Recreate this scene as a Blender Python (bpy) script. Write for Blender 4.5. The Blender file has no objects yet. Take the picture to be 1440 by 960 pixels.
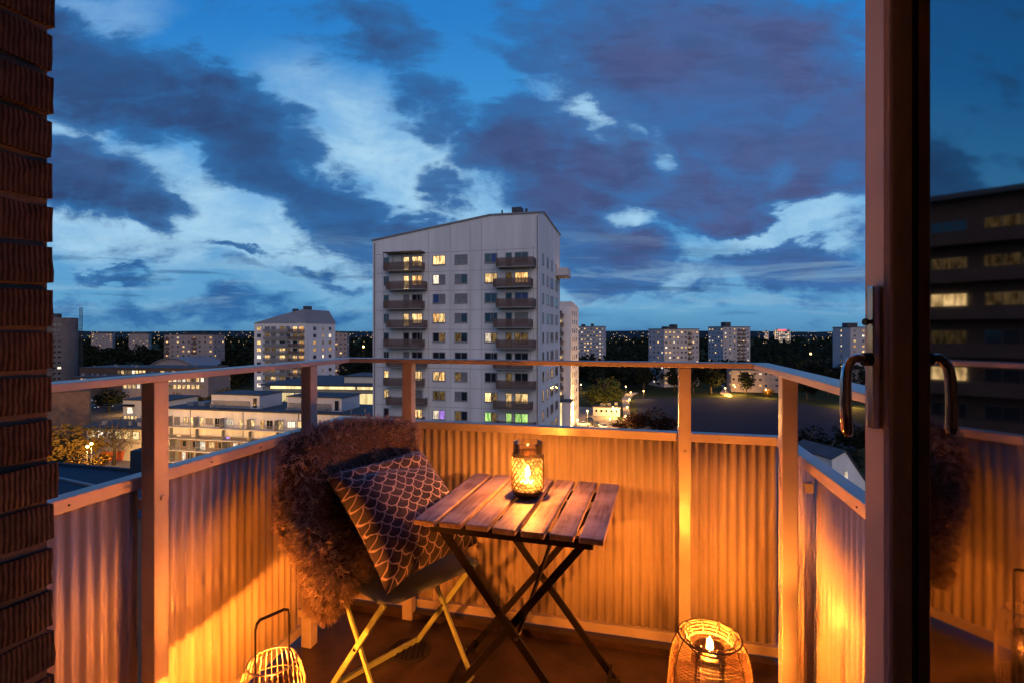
import bpy, bmesh, math, random
from mathutils import Vector, Matrix, noise as mnoise
R = math.radians
S = bpy.context.scene
COL = S.collection

# ------------------------------------------------------------------ camera
F, CX, HY, EYE = 720.0, 720.0, 468.0, 1.28          # focal length and horizon in photo pixels, eye height
cam_d = bpy.data.cameras.new('camera')
cam_d.lens = 18.0; cam_d.sensor_width = 36.0
cam_d.shift_y = -12.0/1440.0
cam_d.clip_start = 0.02; cam_d.clip_end = 30000
cam = bpy.data.objects.new('camera', cam_d); COL.objects.link(cam)
cam.location = (0, 0, EYE); cam.rotation_euler = (R(90), 0, 0)
S.camera = cam
S.view_settings.view_transform = 'Standard'
S.view_settings.look = 'None'
S.view_settings.exposure = 0.0
S.view_settings.gamma = 1.0
S.render.engine = 'CYCLES'
S.cycles.use_denoising = True
S.cycles.max_bounces = 7
S.cycles.diffuse_bounces = 3
S.cycles.transparent_max_bounces = 16
S.cycles.sample_clamp_indirect = 6.0
S.cycles.sample_clamp_direct = 0.0
S.cycles.caustics_reflective = False
S.cycles.caustics_refractive = False


def lin(r, g, b):
    f = lambda c: (c/12.92 if c <= 0.04045 else ((c+0.055)/1.055)**2.4)
    return (f(r/255), f(g/255), f(b/255), 1.0)


# ------------------------------------------------------------------ sky
SKY_GAIN = 1.0
W = bpy.data.worlds.new('World'); S.world = W; W.use_nodes = True
nt = W.node_tree; nt.nodes.clear()


def wn(t, **k):
    n = nt.nodes.new(t)
    for a, v in k.items(): setattr(n, a, v)
    return n


def wl(a, b): nt.links.new(a, b)


def wm(op, a, b=None, c=None, clamp=False):
    n = nt.nodes.new('ShaderNodeMath'); n.operation = op; n.use_clamp = clamp
    for i, v in enumerate((a, b, c)):
        if v is None: continue
        if isinstance(v, (int, float)): n.inputs[i].default_value = v
        else: nt.links.new(v, n.inputs[i])
    return n.outputs[0]


def wmap(v, a, b, c, d, smooth=True):
    n = nt.nodes.new('ShaderNodeMapRange'); n.interpolation_type = 'SMOOTHSTEP' if smooth else 'LINEAR'
    nt.links.new(v, n.inputs[0])
    for i, x in enumerate((a, b, c, d)): n.inputs[i+1].default_value = x
    return n.outputs[0]


def wmix(f, a, b):
    n = nt.nodes.new('ShaderNodeMix'); n.data_type = 'RGBA'
    ins = [s for s in n.inputs if s.type == 'RGBA']
    if isinstance(f, (int, float)): n.inputs[0].default_value = f
    else: nt.links.new(f, n.inputs[0])
    for s, v in zip(ins, (a, b)):
        if isinstance(v, tuple): s.default_value = v
        else: nt.links.new(v, s)
    return [o for o in n.outputs if o.type == 'RGBA'][0]


tc = wn('ShaderNodeTexCoord'); sp = wn('ShaderNodeSeparateXYZ'); wl(tc.outputs['Generated'], sp.inputs[0])
ay = wm('MAXIMUM', wm('ABSOLUTE', sp.outputs[1]), 0.3)
U = wm('DIVIDE', sp.outputs[0], ay); V = wm('DIVIDE', sp.outputs[2], ay)
uv = wn('ShaderNodeCombineXYZ'); wl(U, uv.inputs[0]); wl(V, uv.inputs[1])
stretch = wn('ShaderNodeMapping'); wl(uv.outputs[0], stretch.inputs[0]); stretch.inputs['Scale'].default_value = (1.0, 1.75, 1); stretch.inputs['Rotation'].default_value = (0, 0, R(24))


def wnoise(vec, scale, detail, rough, dist=0.0, loc=(0, 0, 0)):
    m = wn('ShaderNodeMapping'); wl(vec, m.inputs[0]); m.inputs['Location'].default_value = loc
    n = wn('ShaderNodeTexNoise'); wl(m.outputs[0], n.inputs['Vector'])
    n.inputs['Scale'].default_value = scale; n.inputs['Detail'].default_value = detail
    n.inputs['Roughness'].default_value = rough; n.inputs['Distortion'].default_value = dist
    return n


stretch2 = wn('ShaderNodeMapping'); wl(uv.outputs[0], stretch2.inputs[0]); stretch2.inputs['Scale'].default_value = (0.8, 2.6, 1); stretch2.inputs['Rotation'].default_value = (0, 0, R(12))
n1 = wnoise(stretch.outputs[0], 3.4, 8, 0.58, 0.3, (3.1, 1.7, 0))
sub = wn('ShaderNodeVectorMath', operation='SUBTRACT'); wl(n1.outputs['Color'], sub.inputs[0]); sub.inputs[1].default_value = (0.5, 0.5, 0.5)
sc_ = wn('ShaderNodeVectorMath', operation='SCALE'); wl(sub.outputs[0], sc_.inputs[0]); sc_.inputs['Scale'].default_value = 0.22
add = wn('ShaderNodeVectorMath', operation='ADD'); wl(uv.outputs[0], add.inputs[0]); wl(sc_.outputs[0], add.inputs[1])
WUV = add.outputs[0]


def blob(px, py, rx, ry, rot, w, inner=0.25):
    m = wn('ShaderNodeMapping', vector_type='TEXTURE'); wl(WUV, m.inputs[0])
    m.inputs['Location'].default_value = ((px-CX)/F, (HY-py)/F, 0)
    m.inputs['Rotation'].default_value = (0, 0, R(rot))
    m.inputs['Scale'].default_value = (rx/F, ry/F, 1)
    l = wn('ShaderNodeVectorMath', operation='LENGTH'); wl(m.outputs[0], l.inputs[0])
    n = wn('ShaderNodeMapRange', interpolation_type='SMOOTHSTEP'); wl(l.outputs['Value'], n.inputs[0])
    n.inputs[1].default_value = 1.0; n.inputs[2].default_value = inner; n.inputs[3].default_value = 0.0; n.inputs[4].default_value = w
    return n.outputs[0]


def many(lst):
    o = None
    for b in lst:
        v = blob(*b); o = v if o is None else wm('MAXIMUM', o, v)
    return o


# clouds, each (centre x, centre y, half sizes, tilt, density) given as directions from the balcony
dark = many([
    (150, 110, 260, 95, -14, 1.05), (330, 190, 190, 80, -38, 1.05), (455, 285, 160, 75, -30, 1.0), (580, 325, 170, 42, -14, .95), (60, 60, 150, 55, 0, .75),
    (120, 255, 165, 80, -10, 1.0), (210, 290, 70, 45, -20, .8), (335, 352, 90, 11, -3, .6), (300, 120, 150, 50, -25, .75), (410, 185, 70, 60, -30, .6),
    (610, 135, 70, 100, 20, .58), (545, 40, 110, 60, -35, .55), (600, 175, 80, 40, -30, .55), (640, 270, 80, 40, -20, .6),
    (740, 190, 120, 110, -25, .95), (800, 290, 160, 90, -30, .95), (900, 230, 260, 110, -12, 1.0), (980, 70, 330, 150, -8, 1.15), (1130, 180, 280, 170, -8, 1.15),
    (1040, 285, 280, 55, 4, .95), (840, 350, 170, 70, -10, .85), (850, 40, 120, 90, -20, .85),
    (1060, 375, 280, 42, 8, .62), (860, 395, 180, 34, -4, .70), (1240, 360, 130, 50, 12, .6),
    (240, 425, 420, 30, -2, .36), (430, 385, 200, 16, -6, .40), (160, 372, 110, 9, -4, .45),
    (-170, 230, 220, 150, 10, .9), (1680, 150, 330, 190, 5, .95), (1520, 330, 240, 70, 8, .7),
])
# clear gaps torn in the clouds
gap = many([(872, 325, 62, 34, -8, 1.0), (932, 205, 36, 52, 8, .85), (1095, 248, 46, 22, 60, .7), (1110, 322, 170, 26, 14, .75), (1122, 152, 40, 30, 40, .6),
            (845, 165, 75, 34, -38, .65), (900, 180, 40, 26, -30, .8), (965, 388, 50, 22, 10, .6), (400, 215, 40, 20, -40, .5), (1180, 250, 80, 30, 40, .5)])
# pale afterglow high in the clear air between the clouds
glow = many([(560, 215, 280, 120, -32, 1.0), (690, 300, 160, 70, -30, .8), (300, 300, 330, 95, -20, 1.0), (150, 335, 330, 42, -5, .95), (450, 345, 260, 40, -8, .9), (110, 175, 110, 60, -40, .8), (130, 20, 150, 40, 0, .4),
             (872, 325, 60, 40, 0, 1.0), (845, 165, 130, 70, -38, .9), (932, 205, 36, 60, 8, .9), (1110, 322, 190, 40, 14, .85), (1095, 248, 50, 30, 60, .6), (965, 388, 90, 30, 10, .7), (880, 400, 260, 30, 0, .4), (1500, 250, 260, 120, 10, .7)])
n2 = wnoise(stretch.outputs[0], 6.0, 10, 0.62, 0.25, (7.7, 2.2, 0))
n3 = wnoise(stretch.outputs[0], 2.1, 6, 0.55, 0.4, (1.2, 9.4, 0))
n4 = wnoise(stretch2.outputs[0], 11.0, 9, 0.62, 0.5, (4.4, 5.2, 0))
sm5 = wn('ShaderNodeMapping'); wl(uv.outputs[0], sm5.inputs[0]); sm5.inputs['Scale'].default_value = (0.7, 6.0, 1); sm5.inputs['Rotation'].default_value = (0, 0, R(-3))
n5 = wnoise(sm5.outputs[0], 5.0, 7, 0.6, 0.4, (9.4, 1.2, 0))
edge = wm('MULTIPLY', wm('SUBTRACT', n2.outputs['Fac'], 0.5), 1.7)
broad = wm('MULTIPLY', wm('SUBTRACT', n3.outputs['Fac'], 0.5), 0.55)
fine = wm('MULTIPLY', wm('SUBTRACT', n4.outputs['Fac'], 0.5), 0.95)
den = wm('ADD', wm('SUBTRACT', dark, wm('MULTIPLY', gap, 0.62)), wm('ADD', fine, wm('ADD', edge, broad)))
# clear sky: blue, paler low down
g = wn('ShaderNodeValToRGB'); wl(wm('MULTIPLY', wm('MAXIMUM', V, 0.0), 1.0, clamp=True), g.inputs[0])
cr = g.color_ramp
cr.elements[0].position = 0.0; cr.elements[0].color = lin(82, 138, 180)
cr.elements[1].position = 0.05; cr.elements[1].color = lin(98, 162, 205)
for p, c in ((0.14, lin(90, 158, 208)), (0.26, lin(84, 160, 218)), (0.42, lin(64, 148, 214)), (0.62, lin(42, 126, 202)), (1.0, lin(34, 110, 188))):
    e = cr.elements.new(p); e.color = c
gl_ = wm('MULTIPLY', glow, wmap(n2.outputs['Fac'], 0.30, 0.62, 0.45, 1.0))
c1 = wmix(wm('MULTIPLY', gl_, 0.95), g.outputs[0], lin(174, 215, 240))
mid = wmap(den, 0.0, 0.50, 0, 1)
core = wm('MULTIPLY', wmap(den, 0.30, 1.15, 0, 1), wmap(n3.outputs['Fac'], 0.36, 0.60, 0.55, 1.0))
purple = wmap(U, -0.45, 0.45, 0, 1)
midc = wmix(purple, lin(46, 104, 164), lin(58, 108, 170))
corec = wmix(purple, lin(48, 74, 120), lin(80, 92, 140))
lump = wmap(n4.outputs['Fac'], 0.40, 0.66, 0.0, 1.0)
corec = wmix(wm('MULTIPLY', lump, 0.35), corec, lin(46, 62, 104))
lump2 = wmap(n1.outputs['Fac'], 0.50, 0.72, 0.0, 1.0)
corec = wmix(wm('MULTIPLY', lump2, 0.45), corec, lin(72, 104, 158))
lowsky = wmap(V, 0.03, 0.17, 1, 0)
corec = wmix(wm('MULTIPLY', lowsky, 0.85), corec, lin(52, 92, 140))
col = wmix(wm('MULTIPLY', mid, 0.94), c1, midc)
col = wmix(wm('MULTIPLY', core, 0.96), col, corec)
low2 = wm('MULTIPLY', wmap(V, 0.015, 0.06, 0, 1), wmap(V, 0.10, 0.24, 1, 0))
st = wmap(n5.outputs['Fac'], 0.50, 0.66, 0, 1)
col = wmix(wm('MULTIPLY', wm('MULTIPLY', st, low2), 0.40), col, lin(150, 190, 214))
st2 = wmap(n5.outputs['Fac'], 0.46, 0.34, 0, 1)
col = wmix(wm('MULTIPLY', wm('MULTIPLY', st2, low2), 0.55), col, lin(46, 88, 134))
below = wmap(sp.outputs[2], -0.03, 0.0, 1, 0)
col = wmix(below, col, lin(24, 34, 48))
bg = wn('ShaderNodeBackground'); wl(col, bg.inputs[0]); bg.inputs[1].default_value = SKY_GAIN
wo = wn('ShaderNodeOutputWorld'); wl(bg.outputs[0], wo.inputs[0])

# weak, very soft warm fill from behind the camera, added to brighten the facades
fill_sun_d = bpy.data.lights.new('fill_sun', 'SUN'); fill_sun_d.energy = 1.15; fill_sun_d.angle = R(75); fill_sun_d.color = (1.0, 0.70, 0.54)
fill_sun = bpy.data.objects.new('fill_sun', fill_sun_d); COL.objects.link(fill_sun)
fill_sun.rotation_euler = (R(66), 0, R(18))

# ------------------------------------------------------------------ helpers


def P(px, py, Y):
    return Vector(((px-CX)/F*Y, Y, EYE - (py-HY)/F*Y))


ZG = -28.7


def G(px, py, z=ZG):
    Y = (EYE - z)*F/(py-HY)
    return Vector(((px-CX)/F*Y, Y, z))


class MB:
    def __init__(s): s.v = []; s.f = []; s.m = []

    def add(s, verts, faces, mi=0):
        o = len(s.v); s.v += [tuple(v) for v in verts]
        for f in faces: s.f.append([i+o for i in f]); s.m.append(mi)

    def box(s, c, d, rz=0.0, mi=0, M=None):
        x, y, z = d[0]/2, d[1]/2, d[2]/2
        vs = [Vector((a*x, b*y, e*z)) for e in (-1, 1) for b in (-1, 1) for a in (-1, 1)]
        if M is not None: vs = [M @ v for v in vs]
        elif rz:
            q = Matrix.Rotation(rz, 3, 'Z'); vs = [q @ v for v in vs]
        c = Vector(c)
        s.add([v+c for v in vs], [(0, 2, 3, 1), (4, 5, 7, 6), (0, 1, 5, 4), (2, 6, 7, 3), (0, 4, 6, 2), (1, 3, 7, 5)], mi)

    def b2(s, x0, x1, y0, y1, z0, z1, mi=0):
        s.box(((x0+x1)/2, (y0+y1)/2, (z0+z1)/2), (x1-x0, y1-y0, z1-z0), mi=mi)

    def bar(s, a, b, w, t, up=(0, 0, 1), mi=0):
        a = Vector(a); b = Vector(b); d = (b-a); L = d.length; d.normalize()
        up = Vector(up); sx = d.cross(up)
        if sx.length < 1e-4: sx = d.cross(Vector((1, 0, 0)))
        sx.normalize(); u = sx.cross(d)
        M = Matrix((sx, d, u)).transposed()
        s.box((a+b)/2, (w, L, t), mi=mi, M=M)

    def tube(s, pts, r, n=6, mi=0, closed=False, caps=True):
        pts = [Vector(p) for p in pts]; N = len(pts); rings = []
        rr = r if isinstance(r, (list, tuple)) else [r]*N
        prev = None
        for i, p in enumerate(pts):
            if closed: t = pts[(i+1) % N]-pts[i-1]
            else: t = pts[min(i+1, N-1)]-pts[max(i-1, 0)]
            t.normalize()
            if prev is None:
                a = t.orthogonal().normalized()
            else:
                a = prev - t*prev.dot(t)
                a = a.normalized() if a.length > 1e-6 else t.orthogonal().normalized()
            prev = a; b = t.cross(a)
            rings.append([p + (a*math.cos(k*2*math.pi/n) + b*math.sin(k*2*math.pi/n))*rr[i] for k in range(n)])
        vs = [v for q in rings for v in q]; fs = []
        for i in range(N if closed else N-1):
            j = (i+1) % N
            for k in range(n):
                l = (k+1) % n
                fs.append((i*n+k, i*n+l, j*n+l, j*n+k))
        if not closed and caps:
            fs.append(tuple(range(n-1, -1, -1))); fs.append(tuple((N-1)*n+k for k in range(n)))
        s.add(vs, fs, mi)

    def lathe(s, prof, n=32, c=(0, 0, 0), mi=0):
        c = Vector(c); vs = []; fs = []
        for r, z in prof:
            for k in range(n):
                a = k*2*math.pi/n; vs.append(c+Vector((r*math.cos(a), r*math.sin(a), z)))
        for i in range(len(prof)-1):
            for k in range(n):
                l = (k+1) % n; fs.append((i*n+k, i*n+l, (i+1)*n+l, (i+1)*n+k))
        s.add(vs, fs, mi)

    def prism(s, poly, z0, z1, mi=0):
        n = len(poly)
        s.add([(x, y, z0) for x, y in poly]+[(x, y, z1) for x, y in poly],
              [tuple(range(n-1, -1, -1)), tuple(range(n, 2*n))]+[(i, (i+1) % n, (i+1) % n+n, i+n) for i in range(n)], mi)

    def mesh(s, name, mats, smooth=False):
        me = bpy.data.meshes.new(name); me.from_pydata(s.v, [], s.f)
        for m in (mats if isinstance(mats, (list, tuple)) else [mats]): me.materials.append(m)
        me.polygons.foreach_set('material_index', s.m)
        if smooth: me.polygons.foreach_set('use_smooth', [True]*len(s.f))
        me.update(); return me

    def build(s, name, mats, parent=None, smooth=False, bevel=0.0):
        o = bpy.data.objects.new(name, s.mesh(name, mats, smooth)); COL.objects.link(o)
        if parent is not None: o.parent = parent
        if bevel:
            b = o.modifiers.new('bevel', 'BEVEL'); b.width = bevel; b.segments = 2; b.limit_method = 'ANGLE'
        return o


def link(name, me, parent=None, loc=(0, 0, 0), rz=0.0, scale=None):
    o = bpy.data.objects.new(name, me); COL.objects.link(o); o.location = loc; o.rotation_euler = (0, 0, rz)
    if parent is not None: o.parent = parent
    if scale is not None: o.scale = scale
    return o


def tag(o, label, cat, group=None):
    o['label'] = label; o['category'] = cat
    if group: o['group'] = group
    return o


def thing(name, label, cat, loc=(0, 0, 0), rz=0.0, group=None):
    o = bpy.data.objects.new(name, None); COL.objects.link(o); o.empty_display_size = .1
    o.location = loc; o.rotation_euler = (0, 0, rz)
    return tag(o, label, cat, group)


def struct(o): o['kind'] = 'structure'; return o
def stuff(o): o['kind'] = 'stuff'; return o


# ------------------------------------------------------------------ materials
def mat(name, c, rough=0.6, metal=0.0, var=0.0, vscale=4.0, bump=0.0, bscale=60.0, spec=0.5, c2=None, stretchz=1.0):
    m = bpy.data.materials.new(name); m.use_nodes = True
    t = m.node_tree; b = t.nodes['Principled BSDF']
    c = tuple(c)[:3]+(1,)
    b.inputs['Base Color'].default_value = c; b.inputs['Roughness'].default_value = rough
    b.inputs['Metallic'].default_value = metal; b.inputs['Specular IOR Level'].default_value = spec
    tcn = t.nodes.new('ShaderNodeTexCoord')
    if var or c2:
        mp = t.nodes.new('ShaderNodeMapping'); t.links.new(tcn.outputs['Object'], mp.inputs[0]); mp.inputs['Scale'].default_value = (1, 1, stretchz)
        n = t.nodes.new('ShaderNodeTexNoise'); t.links.new(mp.outputs[0], n.inputs['Vector'])
        n.inputs['Scale'].default_value = vscale; n.inputs['Detail'].default_value = 6; n.inputs['Roughness'].default_value = .6
        r = t.nodes.new('ShaderNodeValToRGB'); t.links.new(n.outputs['Fac'], r.inputs[0])
        r.color_ramp.elements[0].position = .3; r.color_ramp.elements[1].position = .7
        d = c2 if c2 else tuple(x*(1-var) for x in c[:3])
        r.color_ramp.elements[0].color = tuple(d)[:3]+(1,)
        r.color_ramp.elements[1].color = tuple(min(1, x*(1+var*.5)) for x in c[:3])+(1,)
        t.links.new(r.outputs[0], b.inputs['Base Color'])
    if bump:
        n = t.nodes.new('ShaderNodeTexNoise'); t.links.new(tcn.outputs['Object'], n.inputs['Vector'])
        n.inputs['Scale'].default_value = bscale; n.inputs['Detail'].default_value = 3
        bm_ = t.nodes.new('ShaderNodeBump'); bm_.inputs['Strength'].default_value = bump; bm_.inputs['Distance'].default_value = 0.002
        t.links.new(n.outputs['Fac'], bm_.inputs['Height']); t.links.new(bm_.outputs[0], b.inputs['Normal'])
    return m


def emit(name, c, s, vary=0.0, vscale=1.5, c2=None):
    m = bpy.data.materials.new(name); m.use_nodes = True
    t = m.node_tree; t.nodes.clear()
    e = t.nodes.new('ShaderNodeEmission'); o = t.nodes.new('ShaderNodeOutputMaterial'); t.links.new(e.outputs[0], o.inputs[0])
    e.inputs[0].default_value = tuple(c)[:3]+(1,); e.inputs[1].default_value = s
    if vary:
        # rooms behind the panes: curtains, furniture and lamps give each lit window its own pattern
        oi = t.nodes.new('ShaderNodeObjectInfo'); tcn = t.nodes.new('ShaderNodeTexCoord')
        va = t.nodes.new('ShaderNodeVectorMath'); va.operation = 'ADD'; t.links.new(tcn.outputs['Object'], va.inputs[0])
        sc = t.nodes.new('ShaderNodeVectorMath'); sc.operation = 'SCALE'; t.links.new(oi.outputs['Location'], sc.inputs[0]); sc.inputs['Scale'].default_value = 1.37
        t.links.new(sc.outputs[0], va.inputs[1])
        n = t.nodes.new('ShaderNodeTexNoise'); vm = t.nodes.new('ShaderNodeVectorMath'); vm.operation = 'MULTIPLY'; t.links.new(va.outputs[0], vm.inputs[0]); vm.inputs[1].default_value = (2.4, 1, .7)
        t.links.new(vm.outputs[0], n.inputs['Vector']); n.inputs['Scale'].default_value = vscale; n.inputs['Detail'].default_value = 4
        mr = t.nodes.new('ShaderNodeMapRange'); t.links.new(n.outputs['Fac'], mr.inputs[0])
        mr.inputs[1].default_value = .35; mr.inputs[2].default_value = .65; mr.inputs[3].default_value = s*(1-vary); mr.inputs[4].default_value = s*(1+vary*.6)
        ml = t.nodes.new('ShaderNodeMath'); ml.operation = 'MULTIPLY'
        m2 = t.nodes.new('ShaderNodeMapRange'); t.links.new(oi.outputs['Random'], m2.inputs[0]); m2.inputs[3].default_value = .45; m2.inputs[4].default_value = 1.25
        t.links.new(mr.outputs[0], ml.inputs[0]); t.links.new(m2.outputs[0], ml.inputs[1]); t.links.new(ml.outputs[0], e.inputs[1])
        if c2:
            mx = t.nodes.new('ShaderNodeMix'); mx.data_type = 'RGBA'
            ins = [s_ for s_ in mx.inputs if s_.type == 'RGBA']; ins[0].default_value = tuple(c)[:3]+(1,); ins[1].default_value = tuple(c2)[:3]+(1,)
            t.links.new(n.outputs['Fac'], mx.inputs[0]); t.links.new([q for q in mx.outputs if q.type == 'RGBA'][0], e.inputs[0])
    return m


def clear_glass(name, tint, refl, rough=0.0):
    m = bpy.data.materials.new(name); m.use_nodes = True
    t = m.node_tree; t.nodes.clear()
    tr = t.nodes.new('ShaderNodeBsdfTransparent'); tr.inputs[0].default_value = tuple(tint)+(1,)
    gl = t.nodes.new('ShaderNodeBsdfGlossy'); gl.inputs['Roughness'].default_value = rough
    mx = t.nodes.new('ShaderNodeMixShader'); o = t.nodes.new('ShaderNodeOutputMaterial')
    lw = t.nodes.new('ShaderNodeLayerWeight'); lw.inputs[0].default_value = .35
    ad = t.nodes.new('ShaderNodeMath'); ad.operation = 'MULTIPLY_ADD'; ad.use_clamp = True
    t.links.new(lw.outputs['Fresnel'], ad.inputs[0]); ad.inputs[1].default_value = .8; ad.inputs[2].default_value = refl
    t.links.new(ad.outputs[0], mx.inputs[0]); t.links.new(tr.outputs[0], mx.inputs[1]); t.links.new(gl.outputs[0], mx.inputs[2])
    t.links.new(mx.outputs[0], o.inputs[0])
    return m


M = {}
M['rail'] = mat('painted steel', (.52, .50, .50), .30, 0, .14, 9, .15, 250, spec=.8)
M['panel'] = mat('stucco steel panel', (.66, .62, .57), .27, 0, .22, 7, .35, 330, spec=.85, stretchz=.25)
M['floor'] = mat('balcony floor paint', (.046, .031, .024), .45, 0, .65, 11, .5, 60)
M['mortar'] = mat('mortar', (.13, .115, .10), .95, 0, .3, 20, .8, 120)
M['door'] = mat('door paint', (.66, .62, .62), .32, 0, .06, 12, .1, 200)
M['gasket'] = mat('black gasket', (.02, .02, .02), .6)
M['chrome'] = mat('chrome', (.75, .73, .72), .14, 1.0, .1, 30)
M['blackmetal'] = mat('black metal', (.008, .008, .009), .5, spec=.2)
M['chairgrey'] = mat('grey green powder coat', (.16, .24, .25), .45, 0, .1, 10)
M['lime'] = mat('lime yellow paint', (.34, .47, .24), .45, 0, .15, 30)
M['white'] = mat('white render', (.64, .62, .60), .85, 0, .20, .5, stretchz=.12)
M['white2'] = mat('pale render', (.55, .53, .52), .85, 0, .10, .3)
M['greywall'] = mat('grey render', (.36, .35, .36), .85, 0, .12, .3)
M['pinkwall'] = mat('dusty concrete', (.28, .23, .215), .9, 0, .12, .3)
M['dimwall'] = mat('weathered concrete', (.13, .11, .105), .9, 0, .2, .3)
M['brownwall'] = mat('brown brick facade', (.17, .10, .07), .9, 0, .25, .8)
M['darkwall'] = mat('dark brick facade', (.07, .045, .035), .9, 0, .25, .8)
M['cream'] = mat('cream facade', (.62, .55, .42), .8, 0, .08, .5)
M['roof'] = mat('bitumen roof', (.05, .052, .06), .8, 0, .3, .5)
M['metalroof'] = mat('grey sheet roof', (.20, .195, .205), .55, 0, .12, .4)
M['blueroof'] = mat('blue black roof', (.010, .030, .055), .85, 0, .25, .6)
M['balc'] = mat('brown balcony front', (.12, .074, .056), .7, 0, .2, 2)
M['balcgrey'] = mat('grey balcony front', (.22, .21, .21), .7, 0, .2, 2)
M['frame'] = mat('window frame', (.25, .24, .24), .6)
M['framedark'] = mat('dark window frame', (.06, .055, .05), .6)
M['glass'] = mat('dark window glass', (.018, .022, .03), .08, 0, spec=.9)
M['curtain'] = mat('curtained window', (.20, .19, .19), .35, 0, .45, 1.8, spec=.6)
M['bluewin'] = mat('window with blue blind', (.03, .06, .20), .3)
M['warm'] = emit('warm lit window', (1.0, .56, .17), 1.5, .75, 1.6, (1.0, .70, .34))
M['warm2'] = emit('amber lit window', (1.0, .42, .10), 1.1, .8, 1.9, (1.0, .62, .25))
M['dim'] = emit('dim lit window', (.62, .38, .15), .28, .9, 2.2)
M['cool'] = emit('white lit window', (1.0, .82, .60), 1.5, .6, 1.8)
M['violet'] = emit('violet lit window', (.55, .30, 1.0), 1.3, .4, 1.5)
M['green'] = emit('green lit window', (.30, 1.0, .22), .9, .6, 1.3, (.85, 1.0, .3))
M['shopglow'] = emit('lit shop front', (1.0, .72, .28), 1.6, .35, .25, (1.0, .80, .42))
M['lampglow'] = emit('lamp globe', (1.0, .56, .16), 22.0)
M['citylight'] = emit('city light', (1.0, .62, .28), 1.6)
M['red'] = emit('red light', (1.0, .07, .09), 3.2)
M['grass'] = mat('grass', (.030, .036, .014), .95, 0, .4, .12, spec=0.03)
M['fieldmat'] = mat('gravel', (.021, .027, .042), .95, 0, .18, .06, spec=0.03)
M['asphalt'] = mat('asphalt', (.07, .066, .06), .9, 0, .25, .3, spec=0.03)
M['pave'] = mat('paving', (.30, .25, .19), .9, 0, .2, .4, spec=0.03)
M['bark'] = mat('bark', (.06, .045, .03), .95)
M['leafgreen'] = mat('green leaves', (.09, .10, .022), .8, 0, .5, .5, spec=0.03)
M['leafdark'] = mat('dark leaves', (.013, .017, .010), .9, 0, .5, .15, spec=0.03)
M['leafred'] = mat('russet leaves', (.055, .026, .016), .9, 0, .5, .4, spec=0.03)
M['leafgold'] = mat('golden autumn leaves', (.17, .105, .022), .8, 0, .5, .5, spec=0.03)
M['hills'] = mat('far hills', (.02, .03, .036), 1.0, 0, .4, .004, spec=0.03)
M['orange'] = mat('orange skip paint', (.62, .13, .03), .6, 0, .25, 1)
M['carwhite'] = mat('white car paint', (.75, .73, .70), .25)
M['cardark'] = mat('dark car paint', (.05, .055, .07), .25)
M['tyre'] = mat('tyre', (.02, .02, .02), .8)
M['wax'] = mat('candle wax', (.85, .72, .5), .5)
M['wax'].node_tree.nodes['Principled BSDF'].inputs['Subsurface Weight'].default_value = .8
M['wax'].node_tree.nodes['Principled BSDF'].inputs['Subsurface Radius'].default_value = (.05, .02, .008)
M['wire'] = mat('pale wire', (.55, .47, .36), .45, .3)
M['rattan'] = mat('woven straw', (.10, .06, .03), .7)
M['lantern'] = mat('cut metal shell', (.10, .065, .035), .4, .6)
M['strap'] = mat('dark leather', (.03, .02, .015), .6)
M['flame'] = emit('candle flame', (1.0, .225, .02), 9000.0)
M['flame_tall'] = emit('tall candle flame', (1.0, .235, .022), 7800.0)
M['flame_small'] = emit('small candle flame', (1.0, .26, .03), 11500.0)
M['clearglass'] = clear_glass('clear lantern glass', (.97, .95, .92), .04)
M['doorglass'] = clear_glass('door glass', (.5, .5, .52), .46, .028)

# frosted glass of the table lantern
m = bpy.data.materials.new('frosted glass'); m.use_nodes = True; t = m.node_tree; t.nodes.clear()
a = t.nodes.new('ShaderNodeBsdfTranslucent'); a.inputs[0].default_value = (.022, .027, .026, 1)
b = t.nodes.new('ShaderNodeBsdfTransparent'); b.inputs[0].default_value = (.95, .93, .9, 1)
x = t.nodes.new('ShaderNodeMixShader'); x.inputs[0].default_value = .32
o = t.nodes.new('ShaderNodeOutputMaterial')
t.links.new(a.outputs[0], x.inputs[1]); t.links.new(b.outputs[0], x.inputs[2]); t.links.new(x.outputs[0], o.inputs[0])
M['frost'] = m


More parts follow.
